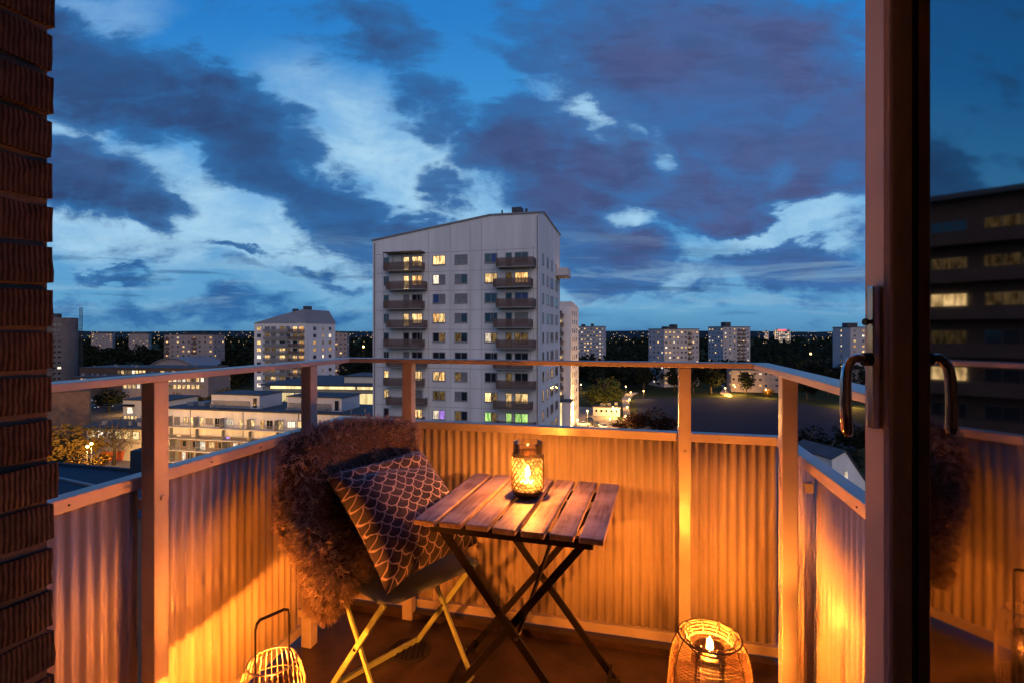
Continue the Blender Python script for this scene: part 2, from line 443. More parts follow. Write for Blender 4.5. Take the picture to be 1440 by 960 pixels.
def brick_mat():
    m = bpy.data.materials.new('ribbed brick'); m.use_nodes = True; t = m.node_tree; b = t.nodes['Principled BSDF']
    tcn = t.nodes.new('ShaderNodeTexCoord'); oi = t.nodes.new('ShaderNodeObjectInfo')
    r = t.nodes.new('ShaderNodeValToRGB'); t.links.new(oi.outputs['Random'], r.inputs[0])
    r.color_ramp.elements[0].color = (.042, .029, .022, 1); r.color_ramp.elements[1].color = (.055, .042, .032, 1)
    e = r.color_ramp.elements.new(.5); e.color = (.062, .036, .025, 1)
    n = t.nodes.new('ShaderNodeTexNoise'); t.links.new(tcn.outputs['Object'], n.inputs['Vector']); n.inputs['Scale'].default_value = 35; n.inputs['Detail'].default_value = 5
    mx = t.nodes.new('ShaderNodeMix'); mx.data_type = 'RGBA'; mx.blend_type = 'MULTIPLY'; mx.inputs[0].default_value = .75
    ins = [s for s in mx.inputs if s.type == 'RGBA']
    t.links.new(r.outputs[0], ins[0])
    r2 = t.nodes.new('ShaderNodeValToRGB'); t.links.new(n.outputs['Fac'], r2.inputs[0]); r2.color_ramp.elements[0].position = .35; r2.color_ramp.elements[1].position = .6
    r2.color_ramp.elements[0].color = (.35, .35, .35, 1)
    t.links.new(r2.outputs[0], ins[1]); t.links.new([q for q in mx.outputs if q.type == 'RGBA'][0], b.inputs['Base Color'])
    b.inputs['Roughness'].default_value = .85
    w = t.nodes.new('ShaderNodeTexWave'); t.links.new(tcn.outputs['Object'], w.inputs['Vector']); w.inputs['Scale'].default_value = 42; w.inputs['Distortion'].default_value = 2.2
    w.bands_direction = 'Y'; w.inputs['Detail'].default_value = 1.5
    ad = t.nodes.new('ShaderNodeMath'); ad.operation = 'ADD'; t.links.new(w.outputs['Fac'], ad.inputs[0]); t.links.new(n.outputs['Fac'], ad.inputs[1])
    bp = t.nodes.new('ShaderNodeBump'); bp.inputs['Strength'].default_value = .6; bp.inputs['Distance'].default_value = .002
    t.links.new(ad.outputs[0], bp.inputs['Height']); t.links.new(bp.outputs[0], b.inputs['Normal'])
    return m


M['brick'] = brick_mat()


def wood_mat():
    m = bpy.data.materials.new('weathered slat wood'); m.use_nodes = True; t = m.node_tree; b = t.nodes['Principled BSDF']
    tcn = t.nodes.new('ShaderNodeTexCoord'); oi = t.nodes.new('ShaderNodeObjectInfo')
    sc = t.nodes.new('ShaderNodeVectorMath'); sc.operation = 'SCALE'; t.links.new(oi.outputs['Location'], sc.inputs[0]); sc.inputs['Scale'].default_value = 7.0
    ad = t.nodes.new('ShaderNodeVectorMath'); ad.operation = 'ADD'; t.links.new(tcn.outputs['Object'], ad.inputs[0]); t.links.new(sc.outputs[0], ad.inputs[1])
    mp = t.nodes.new('ShaderNodeMapping'); t.links.new(ad.outputs[0], mp.inputs[0]); mp.inputs['Scale'].default_value = (30, 2.2, 30)
    n = t.nodes.new('ShaderNodeTexNoise'); t.links.new(mp.outputs[0], n.inputs['Vector']); n.inputs['Scale'].default_value = 3.0; n.inputs['Detail'].default_value = 8; n.inputs['Distortion'].default_value = .7
    r = t.nodes.new('ShaderNodeValToRGB'); t.links.new(n.outputs['Fac'], r.inputs[0])
    r.color_ramp.elements[0].position = .3; r.color_ramp.elements[1].position = .72
    r.color_ramp.elements[0].color = (.15, .105, .095, 1); r.color_ramp.elements[1].color = (.52, .42, .39, 1)
    # worn pale patches
    n2_ = t.nodes.new('ShaderNodeTexNoise'); t.links.new(ad.outputs[0], n2_.inputs['Vector']); n2_.inputs['Scale'].default_value = 9; n2_.inputs['Detail'].default_value = 6
    r2 = t.nodes.new('ShaderNodeMapRange'); t.links.new(n2_.outputs['Fac'], r2.inputs[0]); r2.inputs[1].default_value = .42; r2.inputs[2].default_value = .7
    mx = t.nodes.new('ShaderNodeMix'); mx.data_type = 'RGBA'
    ins = [s for s in mx.inputs if s.type == 'RGBA']
    t.links.new(r2.outputs[0], mx.inputs[0]); t.links.new(r.outputs[0], ins[0]); ins[1].default_value = (.60, .52, .50, 1)
    t.links.new([q for q in mx.outputs if q.type == 'RGBA'][0], b.inputs['Base Color'])
    b.inputs['Roughness'].default_value = .55
    bp = t.nodes.new('ShaderNodeBump'); bp.inputs['Strength'].default_value = .5; bp.inputs['Distance'].default_value = .002
    t.links.new(n.outputs['Fac'], bp.inputs['Height']); t.links.new(bp.outputs[0], b.inputs['Normal'])
    return m


M['wood'] = wood_mat()


def scale_mat():
    """printed cushion cover: overlapping fish scales outlined in pale thread"""
    m = bpy.data.materials.new('scale print fabric'); m.use_nodes = True; t = m.node_tree; b = t.nodes['Principled BSDF']
    L = t.links.new

    def mt(op, a, b_=None, c=None):
        n = t.nodes.new('ShaderNodeMath'); n.operation = op
        for i, v in enumerate((a, b_, c)):
            if v is None: continue
            if isinstance(v, (int, float)): n.inputs[i].default_value = v
            else: L(v, n.inputs[i])
        return n.outputs[0]
    uvn = t.nodes.new('ShaderNodeUVMap'); uvn.uv_map = 'print'
    nz = t.nodes.new('ShaderNodeTexNoise'); L(uvn.outputs[0], nz.inputs['Vector']); nz.inputs['Scale'].default_value = 6; nz.inputs['Detail'].default_value = 2
    sb = t.nodes.new('ShaderNodeVectorMath'); sb.operation = 'SUBTRACT'; L(nz.outputs['Color'], sb.inputs[0]); sb.inputs[1].default_value = (.5, .5, .5)
    sc = t.nodes.new('ShaderNodeVectorMath'); sc.operation = 'SCALE'; L(sb.outputs[0], sc.inputs[0]); sc.inputs['Scale'].default_value = .07
    ad = t.nodes.new('ShaderNodeVectorMath'); ad.operation = 'ADD'; L(uvn.outputs[0], ad.inputs[0]); L(sc.outputs[0], ad.inputs[1])
    s = t.nodes.new('ShaderNodeSeparateXYZ'); L(ad.outputs[0], s.inputs[0])
    xx = mt('MULTIPLY', s.outputs[0], 8.4); yy = mt('MULTIPLY', s.outputs[1], 9.4)
    r = mt('CEIL', mt('MULTIPLY', yy, 2.0))
    off = mt('MULTIPLY', mt('FLOORED_MODULO', r, 2.0), .5)
    xs = mt('ADD', xx, off)
    dx = mt('SUBTRACT', mt('FRACT', xs), .5); dy = mt('SUBTRACT', mt('MULTIPLY', r, .5), yy)
    d = mt('SQRT', mt('ADD', mt('MULTIPLY', dx, dx), mt('MULTIPLY', dy, dy)))
    ln = t.nodes.new('ShaderNodeMapRange'); L(mt('ABSOLUTE', mt('SUBTRACT', d, .46)), ln.inputs[0])
    ln.inputs[1].default_value = .014; ln.inputs[2].default_value = .052; ln.inputs[3].default_value = 1; ln.inputs[4].default_value = 0
    cell = t.nodes.new('ShaderNodeCombineXYZ'); L(mt('FLOOR', xs), cell.inputs[0]); L(r, cell.inputs[1])
    wnz = t.nodes.new('ShaderNodeTexWhiteNoise'); L(cell.outputs[0], wnz.inputs['Vector'])
    rp = t.nodes.new('ShaderNodeValToRGB'); L(wnz.outputs['Value'], rp.inputs[0])
    rp.color_ramp.elements[0].color = (.022, .022, .036, 1); rp.color_ramp.elements[1].color = (.070, .064, .090, 1)
    mx = t.nodes.new('ShaderNodeMix'); mx.data_type = 'RGBA'; ins = [q for q in mx.inputs if q.type == 'RGBA']
    L(ln.outputs[0], mx.inputs[0]); L(rp.outputs[0], ins[0]); ins[1].default_value = (.72, .62, .62, 1)
    L([q for q in mx.outputs if q.type == 'RGBA'][0], b.inputs['Base Color'])
    b.inputs['Roughness'].default_value = .75; b.inputs['Sheen Weight'].default_value = .25
    n2_ = t.nodes.new('ShaderNodeTexNoise'); L(uvn.outputs[0], n2_.inputs['Vector']); n2_.inputs['Scale'].default_value = 200
    bp = t.nodes.new('ShaderNodeBump'); bp.inputs['Strength'].default_value = .25; bp.inputs['Distance'].default_value = .002
    L(n2_.outputs['Fac'], bp.inputs['Height']); L(bp.outputs[0], b.inputs['Normal'])
    return m


M['scales'] = scale_mat()
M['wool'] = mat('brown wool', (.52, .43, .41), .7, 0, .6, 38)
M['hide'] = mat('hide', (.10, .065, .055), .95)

# ================================================================== BALCONY
PHI = R(14.0)
BO = Vector((-0.747, 2.351, 0))
BW = 1.745                     # inside width between the posts
ZC, ZR = 0.88, 1.165           # panel cap and hand rail heights


def bal(x, y, z=0.0):
    c, s_ = math.cos(PHI), math.sin(PHI)
    return Vector((BO.x + x*c + y*s_, BO.y - x*s_ + y*c, z))


def in_bal(v):
    d = Vector(v) - BO; c, s_ = math.cos(PHI), math.sin(PHI)
    return Vector((d.x*c - d.y*s_, d.x*s_ + d.y*c, v[2]))


fl = MB(); fl.b2(-.14, BW+.14, -1.80, .14, -.2, 0)
o = fl.build('balcony_floor', M['floor']); o.location = BO; o.rotation_euler = (0, 0, -PHI); struct(o)

rail = thing('balcony_railing', 'grey metal railing with corrugated panels around the balcony', 'railing', BO, -PHI)


def corr(axis, a0, a1, at, z0, z1, out):
    """corrugated sheet along x or y with a shallow wave"""
    pitch, amp = 0.0355, 0.0058
    n = max(8, int((a1-a0)/pitch*8)); mb = MB(); vs = []; fs = []
    for i in range(n+1):
        a = a0+(a1-a0)*i/n
        w = math.sin(a*2*math.pi/pitch)
        w = max(-.8, min(.8, w*1.15))*amp
        for z in (z0, z1):
            vs.append((a, at+w, z) if axis == 'x' else (at+w, a, z))
    for i in range(n): fs.append((2*i, 2*i+2, 2*i+3, 2*i+1))
    mb.add(vs, fs)
    o = mb.build('corrugated_panel', M['panel'], rail, smooth=True)
    sm = o.modifiers.new('thickness', 'SOLIDIFY'); sm.thickness = .0015; sm.offset = 0
    return o


LEND, REND = -1.455, -1.08
for a0, a1 in ((LEND, -.955), (-.945, -.265), (-.255, .07)): corr('y', a0, a1, -.082, .06, ZC-.02, -1)
for a0, a1 in ((-.07, .275), (.285, 1.452), (1.462, BW+.07)): corr('x', a0, a1, .082, .06, ZC-.02, 1)
for a0, a1 in ((-.325, .07), (REND, -.335)): corr('y', a0, a1, BW+.082, .06, ZC-.02, 1)
for (x0, x1, y0, y1) in ((-.104, -.058, LEND, .058), (BW+.058, BW+.104, REND, .058), (-.104, BW+.104, .060, .104)):
    mb = MB(); mb.b2(x0, x1, y0, y1, ZC-.034, ZC); mb.build('panel_cap', M['rail'], rail, bevel=.002)
    mb = MB(); mb.b2(x0+.008, x1-.008, y0, y1, .03, .068); mb.build('bottom_rail', M['rail'], rail, bevel=.002)
for (x0, x1, y0, y1, e) in ((-.062, .006, LEND, -.004, 0), (BW-.036, BW+.032, REND, -.004, 0), (-.062, BW+.032, -.002, .062, 1)):
    mb = MB(); mb.b2(x0, x1, y0, y1, ZR-.019, ZR); mb.build('hand_rail', M['rail'], rail, bevel=.002)
pw = .046
for (x, y) in ((-.001-pw/2, -.26), (-.001-pw/2, -.95), (.285, .002+pw/2), (1.465, .002+pw/2), (BW+pw/2-.022, -.33), (BW+pw/2-.022, -1.05)):
    mb = MB(); mb.box((x, y, (ZR-.02)/2), (pw, pw, ZR-.02)); p = mb.build('post', M['rail'], rail, bevel=.003)
    # brackets and screws that hold the panels to the post
    for z in (.13, .80):
        mb = MB(); mb.box((x + (-.034 if x < 0 else .056 if x > BW-.03 else 0), y + (.034 if 0 < x < BW-.03 else 0), z), (.024, .024, .03))
        mb.build('bracket', M['rail'], p)
blt = MB(); blt.lathe([(.0, .004), (.004, .0035), (.0062, .0015), (.0062, 0)], 10); bolt_me = blt.mesh('bolt', M['rail'])
for (x, y, nx_, ny_) in ((0, -.26, 1, 0), (0, -.95, 1, 0), (.285, 0, 0, -1), (1.465, 0, 0, -1), (BW-.022, -.33, -1, 0)):
    for z in (.10, ZC-.06):
        b_ = link('bolt', bolt_me, rail, (x+nx_*.001, y+ny_*.001+(.002 if ny_ else 0), z))
        b_.rotation_euler = (0, R(90)*nx_, 0) if nx_ else (R(90), 0, 0)
scm = MB(); scm.box((0, 0, 0), (.004, .004, .004)); screw_me = scm.mesh('screw', M['gasket'])
for yy in (-.12, -.5, -.72, -1.15): link('screw', screw_me, rail, (-.057, yy, ZC-.019))
for xx in (.12, .6, .95, 1.6): link('screw', screw_me, rail, (xx, .059, ZC-.019))
for yy in (-.15, -.7): link('screw', screw_me, rail, (BW+.057, yy, ZC-.019))

# kerb strip and drain on the floor
mb = MB(); mb.b2(-.05, BW+.05, .015, .058, .0, .028)
mb.build('kerb', M['floor'], rail)
dr = G(575, 915, 0.0)
d = thing('floor_drain', 'dark round floor drain under the folding chair', 'drain', (dr.x, dr.y, 0))
mb = MB(); mb.lathe([(.0, .004), (.075, .004), (.08, .006), (.085, .003), (.085, .0005)], 28); mb.build('grate', M['gasket'], d)
mb = MB()
for i in range(-3, 4): mb.box((i*.02, 0, .0065), (.006, .12-.012*abs(i), .003))
mb.build('grate_bars', M['blackmetal'], d)

# ------------------------------------------------------------------ brick pier on the left
BA = R(18)
pier = thing('brick_pier', 'rough ribbed red brown brick pier left of the balcony railing', 'wall', (-.811, .918, 0), -BA)
rng = random.Random(3)
bx, by, bz = .25, .118, .063
brick_meshes = []
for k in range(12):
    mb = MB(); mb.box((0, 0, 0), (bx, by, bz)); me = mb.mesh('brick', M['brick'])
    bm = bmesh.new(); bm.from_mesh(me)
    bmesh.ops.subdivide_edges(bm, edges=bm.edges[:], cuts=2, use_grid_fill=True)
    for v in bm.verts:
        n = mnoise.noise_vector(v.co*28 + Vector((k*7.1, 0, 0)))
        v.co += n*rng.uniform(.0018, .0042)
        cnt = (abs(v.co.x) > bx/2-.006) + (abs(v.co.y) > by/2-.006) + (abs(v.co.z) > bz/2-.006)
        if cnt >= 2: v.co *= .985
    bm.to_mesh(me); bm.free(); brick_meshes.append(me)
for i in range(31):
    z = .004+bz/2+i*.0757
    for j in range(3):
        y = -.006-by/2-j*.130 - (.03 if i % 2 and j else 0)
        b = link('brick', brick_meshes[rng.randrange(12)], pier, (-bx/2+rng.uniform(-.006, .005), y+rng.uniform(-.004, .002), z+rng.uniform(-.002, .002)), rng.uniform(-.025, .025))
        b.rotation_euler[0] = rng.uniform(-.02, .02)
        if rng.random() < .5: b.rotation_euler[2] += math.pi; 
mb = MB(); mb.b2(-bx-.02, -.011, -.46, -.013, 0, 2.36); mb.build('mortar_core', M['mortar'], pier)

# facade of the home block round the doorway, and the unlit room behind the camera
fw = thing('home_facade', 'dark facade of the home block around the open balcony doorway', 'wall', BO, -PHI)
mb = MB(); mb.b2(-6, .245, -1.80, -1.465, ZG, 2.5); mb.build('wall', M['brownwall'], fw)
mb = MB(); mb.b2(1.865, 8, -1.47, -1.10, ZG, 2.5); mb.build('wall', M['brownwall'], fw)
mb = MB(); mb.b2(-6, 8, -1.80, -1.47, 2.502, 9); mb.build('wall', M['brownwall'], fw)
mb = MB(); mb.b2(-.25, BW+.25, -1.468, .12, 2.93, 3.12); mb.build('sky_block_slab', M['rail'], fw)  # unseen slab added overhead to block sky light and bounce candlelight
for i in range(32):
    for j in range(6):
        x0 = j*.26 - (.13 if i % 2 else 0); x1 = min(x0+.247, 1.4); x0 = max(x0, 0)
        if x1-x0 < .03: continue
        link('brick', brick_meshes[rng.randrange(12)], fw, (1.865+(x0+x1)/2, -1.093-by/2+rng.uniform(.0, .004), .036+i*.0757), 0, ((x1-x0)/bx, 1, 1))
M['roomwall'] = mat('room wall paint', (.5, .48, .46), .9)
for nm, b_ in (('room_wall', (-1.2, -1.1, -6, -1.81, 0, 2.6)), ('room_wall', (3.6, 3.7, -6, -1.81, 0, 2.6)), ('room_wall', (-1.2, 3.7, -6.1, -6.002, 0, 2.6)), ('room_ceiling', (-1.2, 3.7, -6.1, -1.81, 2.602, 2.7)), ('room_wall', (1.99, 3.6, -1.93, -1.81, 0, 2.6))):
    mb = MB(); mb.b2(*b_); o = mb.build(nm, M['roomwall']); o.location = BO; o.rotation_euler = (0, 0, -PHI); struct(o)
fl2 = MB(); fl2.b2(-1.2, 3.7, -6.1, -1.81, -.2, -.002)
o = fl2.build('room_floor', M['floor']); o.location = BO; o.rotation_euler = (0, 0, -PHI); struct(o)

# ------------------------------------------------------------------ glazed door, opened towards the balcony
DT = R(6.0)
door = thing('balcony_door', 'open white glazed balcony door with chrome lever handle', 'door', (.572, .829, 0), DT)
# local: +y away from the camera (free edge at y = 0), face looks to -x
DL = .88
mb = MB()
prof = [(.0, 0), (.0, -.036), (.003, -.040), (.0065, -.041), (.0065, -.0445), (.002, -.0462), (-.001, -.0485), (.002, -.0510), (.007, -.0525),
        (.010, -.053), (.0315, -.056), (.068, -.056), (.068, 0)]
mb.prism([(x, y) for x, y in prof], .05, 2.25)
st = mb.build('stile', M['door'], door)
mb = MB(); mb.prism([(x, -DL-y) for x, y in prof][::-1], .05, 2.25); mb.build('stile', M['door'], door)
mb = MB(); mb.b2(.002, .066, -DL+.0565, -.0565, .05, .154); mb.build('bottom_rail', M['door'], door)
mb = MB(); mb.b2(.002, .066, -DL+.0565, -.0565, 2.146, 2.25); mb.build('top_rail', M['door'], door)
mb = MB(); mb.b2(.0285, .0325, -.0585, -.0562, .16, 2.14); mb.build('gasket', M['gasket'], door)
mb = MB(); mb.b2(.0330, .0370, -DL+.057, -.0565, .155, 2.145); mb.build('pane', M['doorglass'], door)
mb = MB(); mb.b2(.052, .056, -DL+.057, -.0565, .1605, 2.1395); mb.build('pane', M['doorglass'], door)
# handle
hd = MB()
hz0, hz1 = EYE-(602-HY)/F*.80, EYE-(402-HY)/F*.80
hd.b2(-.0135, -.0005, -.032, -.018, hz0, hz1)
plate = hd.build('handle_plate', M['chrome'], door, bevel=.002)
zl = EYE-(505-HY)/F*.80
mb = MB()
mb.tube([(-.013, -.025, zl), (-.022, -.025, zl+.001), (-.038, -.025, zl+.002), (-.046, -.025, zl-.002), (-.0545, -.027, zl-.014), (-.057, -.028, zl-.032), (-.058, -.029, zl-.07), (-.0565, -.030, zl-.108), (-.054, -.031, zl-.118)],
        [.0075, .0075, .007, .0072, .0075, .0078, .0082, .0085, .006], 12)
mb.build('lever', M['chrome'], plate, smooth=True)
mb = MB(); mb.tube([(-.0145, -.025, zl), (-.024, -.025, zl)], .0105, 14); mb.tube([(-.0135, -.025, zl+.058), (-.019, -.025, zl+.058)], .0035, 10); mb.tube([(-.019, -.025, zl+.058), (-.023, -.025, zl+.058)], .0055, 10)
mb.build('rosette', M['blackmetal'], plate, smooth=False)

# ------------------------------------------------------------------ folding table
TC = Vector((.053, 1.785, 0)); TR = math.atan2(-.28, .96)
TW, TD, TH = .588, .553, .70
table = thing('folding_table', 'folding slatted wooden table with black crossed legs', 'table', TC, TR)
ns = 7; sw = .071; gp = (TW-ns*sw)/(ns-1)
bmm = MB(); bmm.box((0, 0, 0), (sw, TD, .018)); slat_me = bmm.mesh('slat', M['wood'])
for i in range(ns):
    o = link('slat', slat_me, table, (-TW/2+sw/2+i*(sw+gp), rng.uniform(-.003, .003), TH-.009+rng.uniform(-.0008, .0008)), rng.uniform(-.006, .006))
    bv = o.modifiers.new('bevel', 'BEVEL'); bv.width = .003; bv.segments = 2
for y in (-.225, .205):
    mb = MB(); mb.b2(-TW/2+.035, TW/2-.035, y-.013, y+.013, TH-.05, TH-.0205); mb.build('cross_rail', M['blackmetal'], table, bevel=.002)
for y, sgn in ((-.20, 1), (.19, 1)):
    for q, dy in ((1, -.012), (-1, .012)):
        mb = MB(); mb.bar((-q*.235, y+dy, TH-.04), (q*.285, y+dy, .012), .012, .023, up=(1, 0, 0)); mb.build('leg', M['blackmetal'], table)
        mb = MB(); mb.box((q*.285, y+dy, .010), (.045, .022, .02)); mb.build('foot', M['gasket'], table)
for q in (1, -1):
    mb = MB(); mb.bar((q*.27, -.21, .045), (q*.27, .20, .045), .012, .012); mb.build('stretcher', M['blackmetal'], table)
mb = MB(); mb.bar((.105, .16, TH-.05), (.02, -.20, .335), .020, .008, up=(1, 0, 0)); mb.build('brace', M['blackmetal'], table)
for y in (-.20, .19):
    mb = MB(); mb.tube([(.022, y-.024, .345), (.022, y+.024, .345)], .007, 10); mb.build('pivot', M['chrome'], table)

# ------------------------------------------------------------------ candle lantern on the table
LP = P(742, 697, 1.823); LP.z = TH+.0005
tl = thing('candle_lantern', 'small cut metal candle lantern with scallop openings standing on the table', 'lantern', LP)
hr, hh = .0565, .150
mb = MB()
mb.lathe([(.036, 0), (.046, .004), (.053, .013), (.0565, .026), (.0565, .028), (.0535, .027), (.044, .008), (.034, .004)], 48)
rows_, cols_ = 11, 20
for r_ in range(rows_):
    z0 = .026 + r_*.0108
    for c_ in range(cols_):
        a0 = (c_ + (.5 if r_ % 2 else 0))*2*math.pi/cols_
        pts = []
        for k in range(9):
            q = math.pi*k/8
            aa = a0+math.cos(q)*math.pi/cols_
            pts.append((hr*math.cos(aa), hr*math.sin(aa), z0+.0105*1.25*math.sin(q)))
        mb.tube(pts, .0018, 4, caps=False)
mb.lathe([(.0572, .149), (.0572, .1515), (.0550, .1515), (.0550, .149), (.0572, .149)], 48)
mb.build('scallop_shell', M['lantern'], tl, smooth=False)
mb = MB(); mb.lathe([(.0, .006), (.030, .006), (.045, .014), (.0515, .028), (.0515, .158)], 40); mb.build('frosted_lining', M['frost'], tl, smooth=True)
mb = MB(); mb.lathe([(.0525, .148), (.0525, .192), (.0535, .1935), (.0515, .194), (.0505, .192), (.0505, .148)], 40); mb.build('glass_rim', M['clearglass'], tl, smooth=True)
mb = MB(); mb.lathe([(.0, .03), (.028, .03), (.028, .050), (.026, .053), (.0, .051)], 32); mb.build('candle', M['wax'], tl, smooth=True)


def flame(parent, z, h=.038, r=.0075, x=0, y=0, m_='flame'):
    mb = MB()
    mb.lathe([(.0002, 0), (r*.55, h*.08), (r, h*.25), (r*.92, h*.42), (r*.55, h*.7), (r*.2, h*.9), (.0002, h)], 12, (x, y, z))
    f_ = mb.build('flame', M[m_], parent, smooth=True)
    mb = MB(); mb.tube([(x, y, z-.012), (x+.001, y, z+.002)], .0011, 5); mb.build('wick', M['gasket'], parent)
    return f_


flame(tl, .066, .044, .0075, m_='flame_small')

# ------------------------------------------------------------------ woven lantern on the right
RP = P(998, 893, 1.50); RP.z = 0
rl = thing('woven_lantern', 'round woven straw lantern with wire ribs glowing in the right corner', 'lantern', RP)
RH = .398


def rprof(t):       # shell radius by height
    pr = [(0, .109), (.15, .117), (.35, .121), (.6, .119), (.8, .112), (.9, .104), (.96, .097), (1.0, .087)]
    for (a, ra), (b, rb) in zip(pr, pr[1:]):
        if t <= b: return ra+(rb-ra)*(t-a)/(b-a)
    return pr[-1][1]


mb = MB()
nring = 44
for i in range(nring):
    t_ = i/(nring-1)
    r_ = rprof(t_); z =   .006+t_*(RH-.012)
    mb.tube([(r_*math.cos(k*2*math.pi/40), r_*math.sin(k*2*math.pi/40), z+.0012*math.sin(k*2*math.pi/40*5+i*2.1)) for k in range(40)], .00075, 4, closed=True)
# lip turning inwards and down
for r_, z in ((.079, RH), (.072, RH-.003), (.067, RH-.009), (.064, RH-.018), (.063, RH-.027)):
    mb.tube([(r_*math.cos(k*2*math.pi/40), r_*math.sin(k*2*math.pi/40), z) for k in range(40)], .0011, 4, closed=True)
w_ = mb.build('woven_shell', M['rattan'], rl)
mb0 = MB()
pts = [(rprof(i/12)+.001, .006+i/12*(RH-.012)) for i in range(13)] + [(.079, RH+.002), (.070, RH-.004), (.064, RH-.016), (.062, RH-.03)]
mb0.tube([(p[0], 0, p[1]) for p in pts], .0022, 6)
rib_me = mb0.mesh('rib', M['strap'])
for k in range(10): link('rib', rib_me, rl, (0, 0, 0), k*2*math.pi/10+.25)
for r_, z in ((.0875, RH-.004), (.0620, RH-.03), (.109, .005)):
    mb = MB(); mb.tube([(r_*math.cos(k*2*math.pi/40), r_*math.sin(k*2*math.pi/40), z) for k in range(40)], .0028, 6, closed=True); mb.build('rim_ring', M['strap'], rl, smooth=True)
mb = MB(); mb.lathe([(.0, .008), (.041, .008), (.0425, .01), (.0425, .362), (.0415, .363), (.0405, .362), (.0405, .012)], 36); mb.build('glass_cylinder', M['clearglass'], rl, smooth=True)
mb = MB(); mb.lathe([(.0, .013), (.026, .013), (.026, .330), (.023, .333), (.0, .331)], 32); mb.build('candle', M['wax'], rl, smooth=True)
flame(rl, .349, .042, .0085, m_='flame_tall')
mb = MB(); mb.lathe([(.0, .0015), (.108, .0015), (.108, .006), (.0, .006)], 36); mb.build('base_plate', M['strap'], rl)

# ------------------------------------------------------------------ wire lantern on the left
WP = P(383, 926, 1.455); WP.z = 0
wlt = thing('wire_lantern', 'pale wire lantern with dark strap handle beside the left railing', 'lantern', WP)
WH = .352


def wprof(t):
    pr = [(0, .064), (.12, .080), (.35, .089), (.65, .090), (.82, .086), (.93, .076), (1.0, .065)]
    for (a, ra), (b, rb) in zip(pr, pr[1:]):
        if t <= b: return ra+(rb-ra)*(t-a)/(b-a)
    return pr[-1][1]


mb0 = MB(); mb0.tube([(wprof(i/14), 0, .004+i/14*(WH-.006)) for i in range(15)], .0013, 5)
wire_me = mb0.mesh('wire', M['wire'], True)
for k in range(34): link('wire', wire_me, wlt, (0, 0, 0), k*2*math.pi/34)
for t_ in (0, 1.0):
    r_ = wprof(t_); mb = MB(); mb.tube([(r_*math.cos(k*2*math.pi/44), r_*math.sin(k*2*math.pi/44), .004+t_*(WH-.006)) for k in range(44)], .0023, 6, closed=True); mb.build('wire_ring', M['wire'], wlt, smooth=True)
for t_ in (.35, .8):
    r_ = wprof(t_)+.002; mb = MB(); mb.tube([(r_*math.cos(k*2*math.pi/44), r_*math.sin(k*2*math.pi/44), .004+t_*(WH-.006)) for k in range(44)], .0013, 5, closed=True); mb.build('wire_ring', M['wire'], wlt, smooth=True)
mb = MB(); mb.lathe([(.0, .006), (.047, .006), (.05, .010), (.05, .27), (.0488, .271), (.0475, .27), (.0475, .012)], 36); mb.build('glass_cylinder', M['clearglass'], wlt, smooth=True)
mb = MB(); mb.lathe([(.0, .012), (.022, .012), (.022, .195), (.020, .198), (.0, .196)], 30); mb.build('candle', M['wax'], wlt, smooth=True)
flame(wlt, .213, .042, .0085)
mb = MB(); ha = R(38); hx = Vector((math.cos(ha), math.sin(ha), 0))*.044
hp = []
for q in (-1, 1):
    pass
path = [-hx+Vector((0, 0, .29)), -hx+Vector((0, 0, .452)), -hx*.92+Vector((0, 0, .468)), -hx*.72+Vector((0, 0, .477)), hx*.72+Vector((0, 0, .485)), hx*.95+Vector((0, 0, .481)), hx+Vector((0, 0, .468)), hx+Vector((0, 0, .29))]
for a_, b_ in zip(path, path[1:]):
    mb.bar(a_, b_+(b_-a_).normalized()*.002, .011, .0035, up=hx.normalized() if abs((b_-a_).z) > abs((b_-a_).x) else (0, 0, 1))
mb.build('strap_handle', M['strap'], wlt)
mb = MB(); mb.lathe([(.0, .001), (.062, .001), (.062, .005), (.0, .005)], 30); mb.build('base_plate', M['wire'], wlt)

# ------------------------------------------------------------------ folding chair
CFW = Vector((.74, -.67, 0)).normalized(); CSW = Vector((.67, .74, 0)).normalized()
cen = Vector((-.385, 1.585, 0)) + CSW*.20 - CFW*.19
crz = math.atan2(CSW.y, CSW.x)
chair = thing('folding_chair', 'grey metal folding chair with lime yellow crossed legs', 'chair', cen, crz)
# local: +x along the seat front (to the right rear of the picture), -y is the facing direction
SH = .45


def sheet(nx, ny, fn, mats, name, parent, th=.003):
    mb = MB(); vs = [fn(i/nx, j/ny) for j in range(ny+1) for i in range(nx+1)]
    fs = [(j*(nx+1)+i, j*(nx+1)+i+1, (j+1)*(nx+1)+i+1, (j+1)*(nx+1)+i) for j in range(ny) for i in range(nx)]
    mb.add(vs, fs); o = mb.build(name, mats, parent, smooth=True)
    s_ = o.modifiers.new('thickness', 'SOLIDIFY'); s_.thickness = th; s_.offset = 0
    return o


def seatfn(u, v):
    x = -.21+.42*u; y = -.20+.39*v
    rx = .05
    # rounded corners
    ex, ey = max(0, abs(x)-(.21-rx)), max(0, abs(y+.005)-(.195-rx))
    e = math.hypot(ex, ey)
    if e > rx:
        k = rx/e; x = math.copysign(.21-rx+ex*k, x); y = math.copysign(.195-rx+ey*k, y+.005)-.005
    d_ = max(abs(x)/.21, abs(y+.005)/.195)
    z = SH - .012*max(0, 1-d_**2) - (.016*max(0, (d_-.9)/.1))
    return (x, y, z)


sheet(28, 26, seatfn, M['chairgrey'], 'seat', chair)


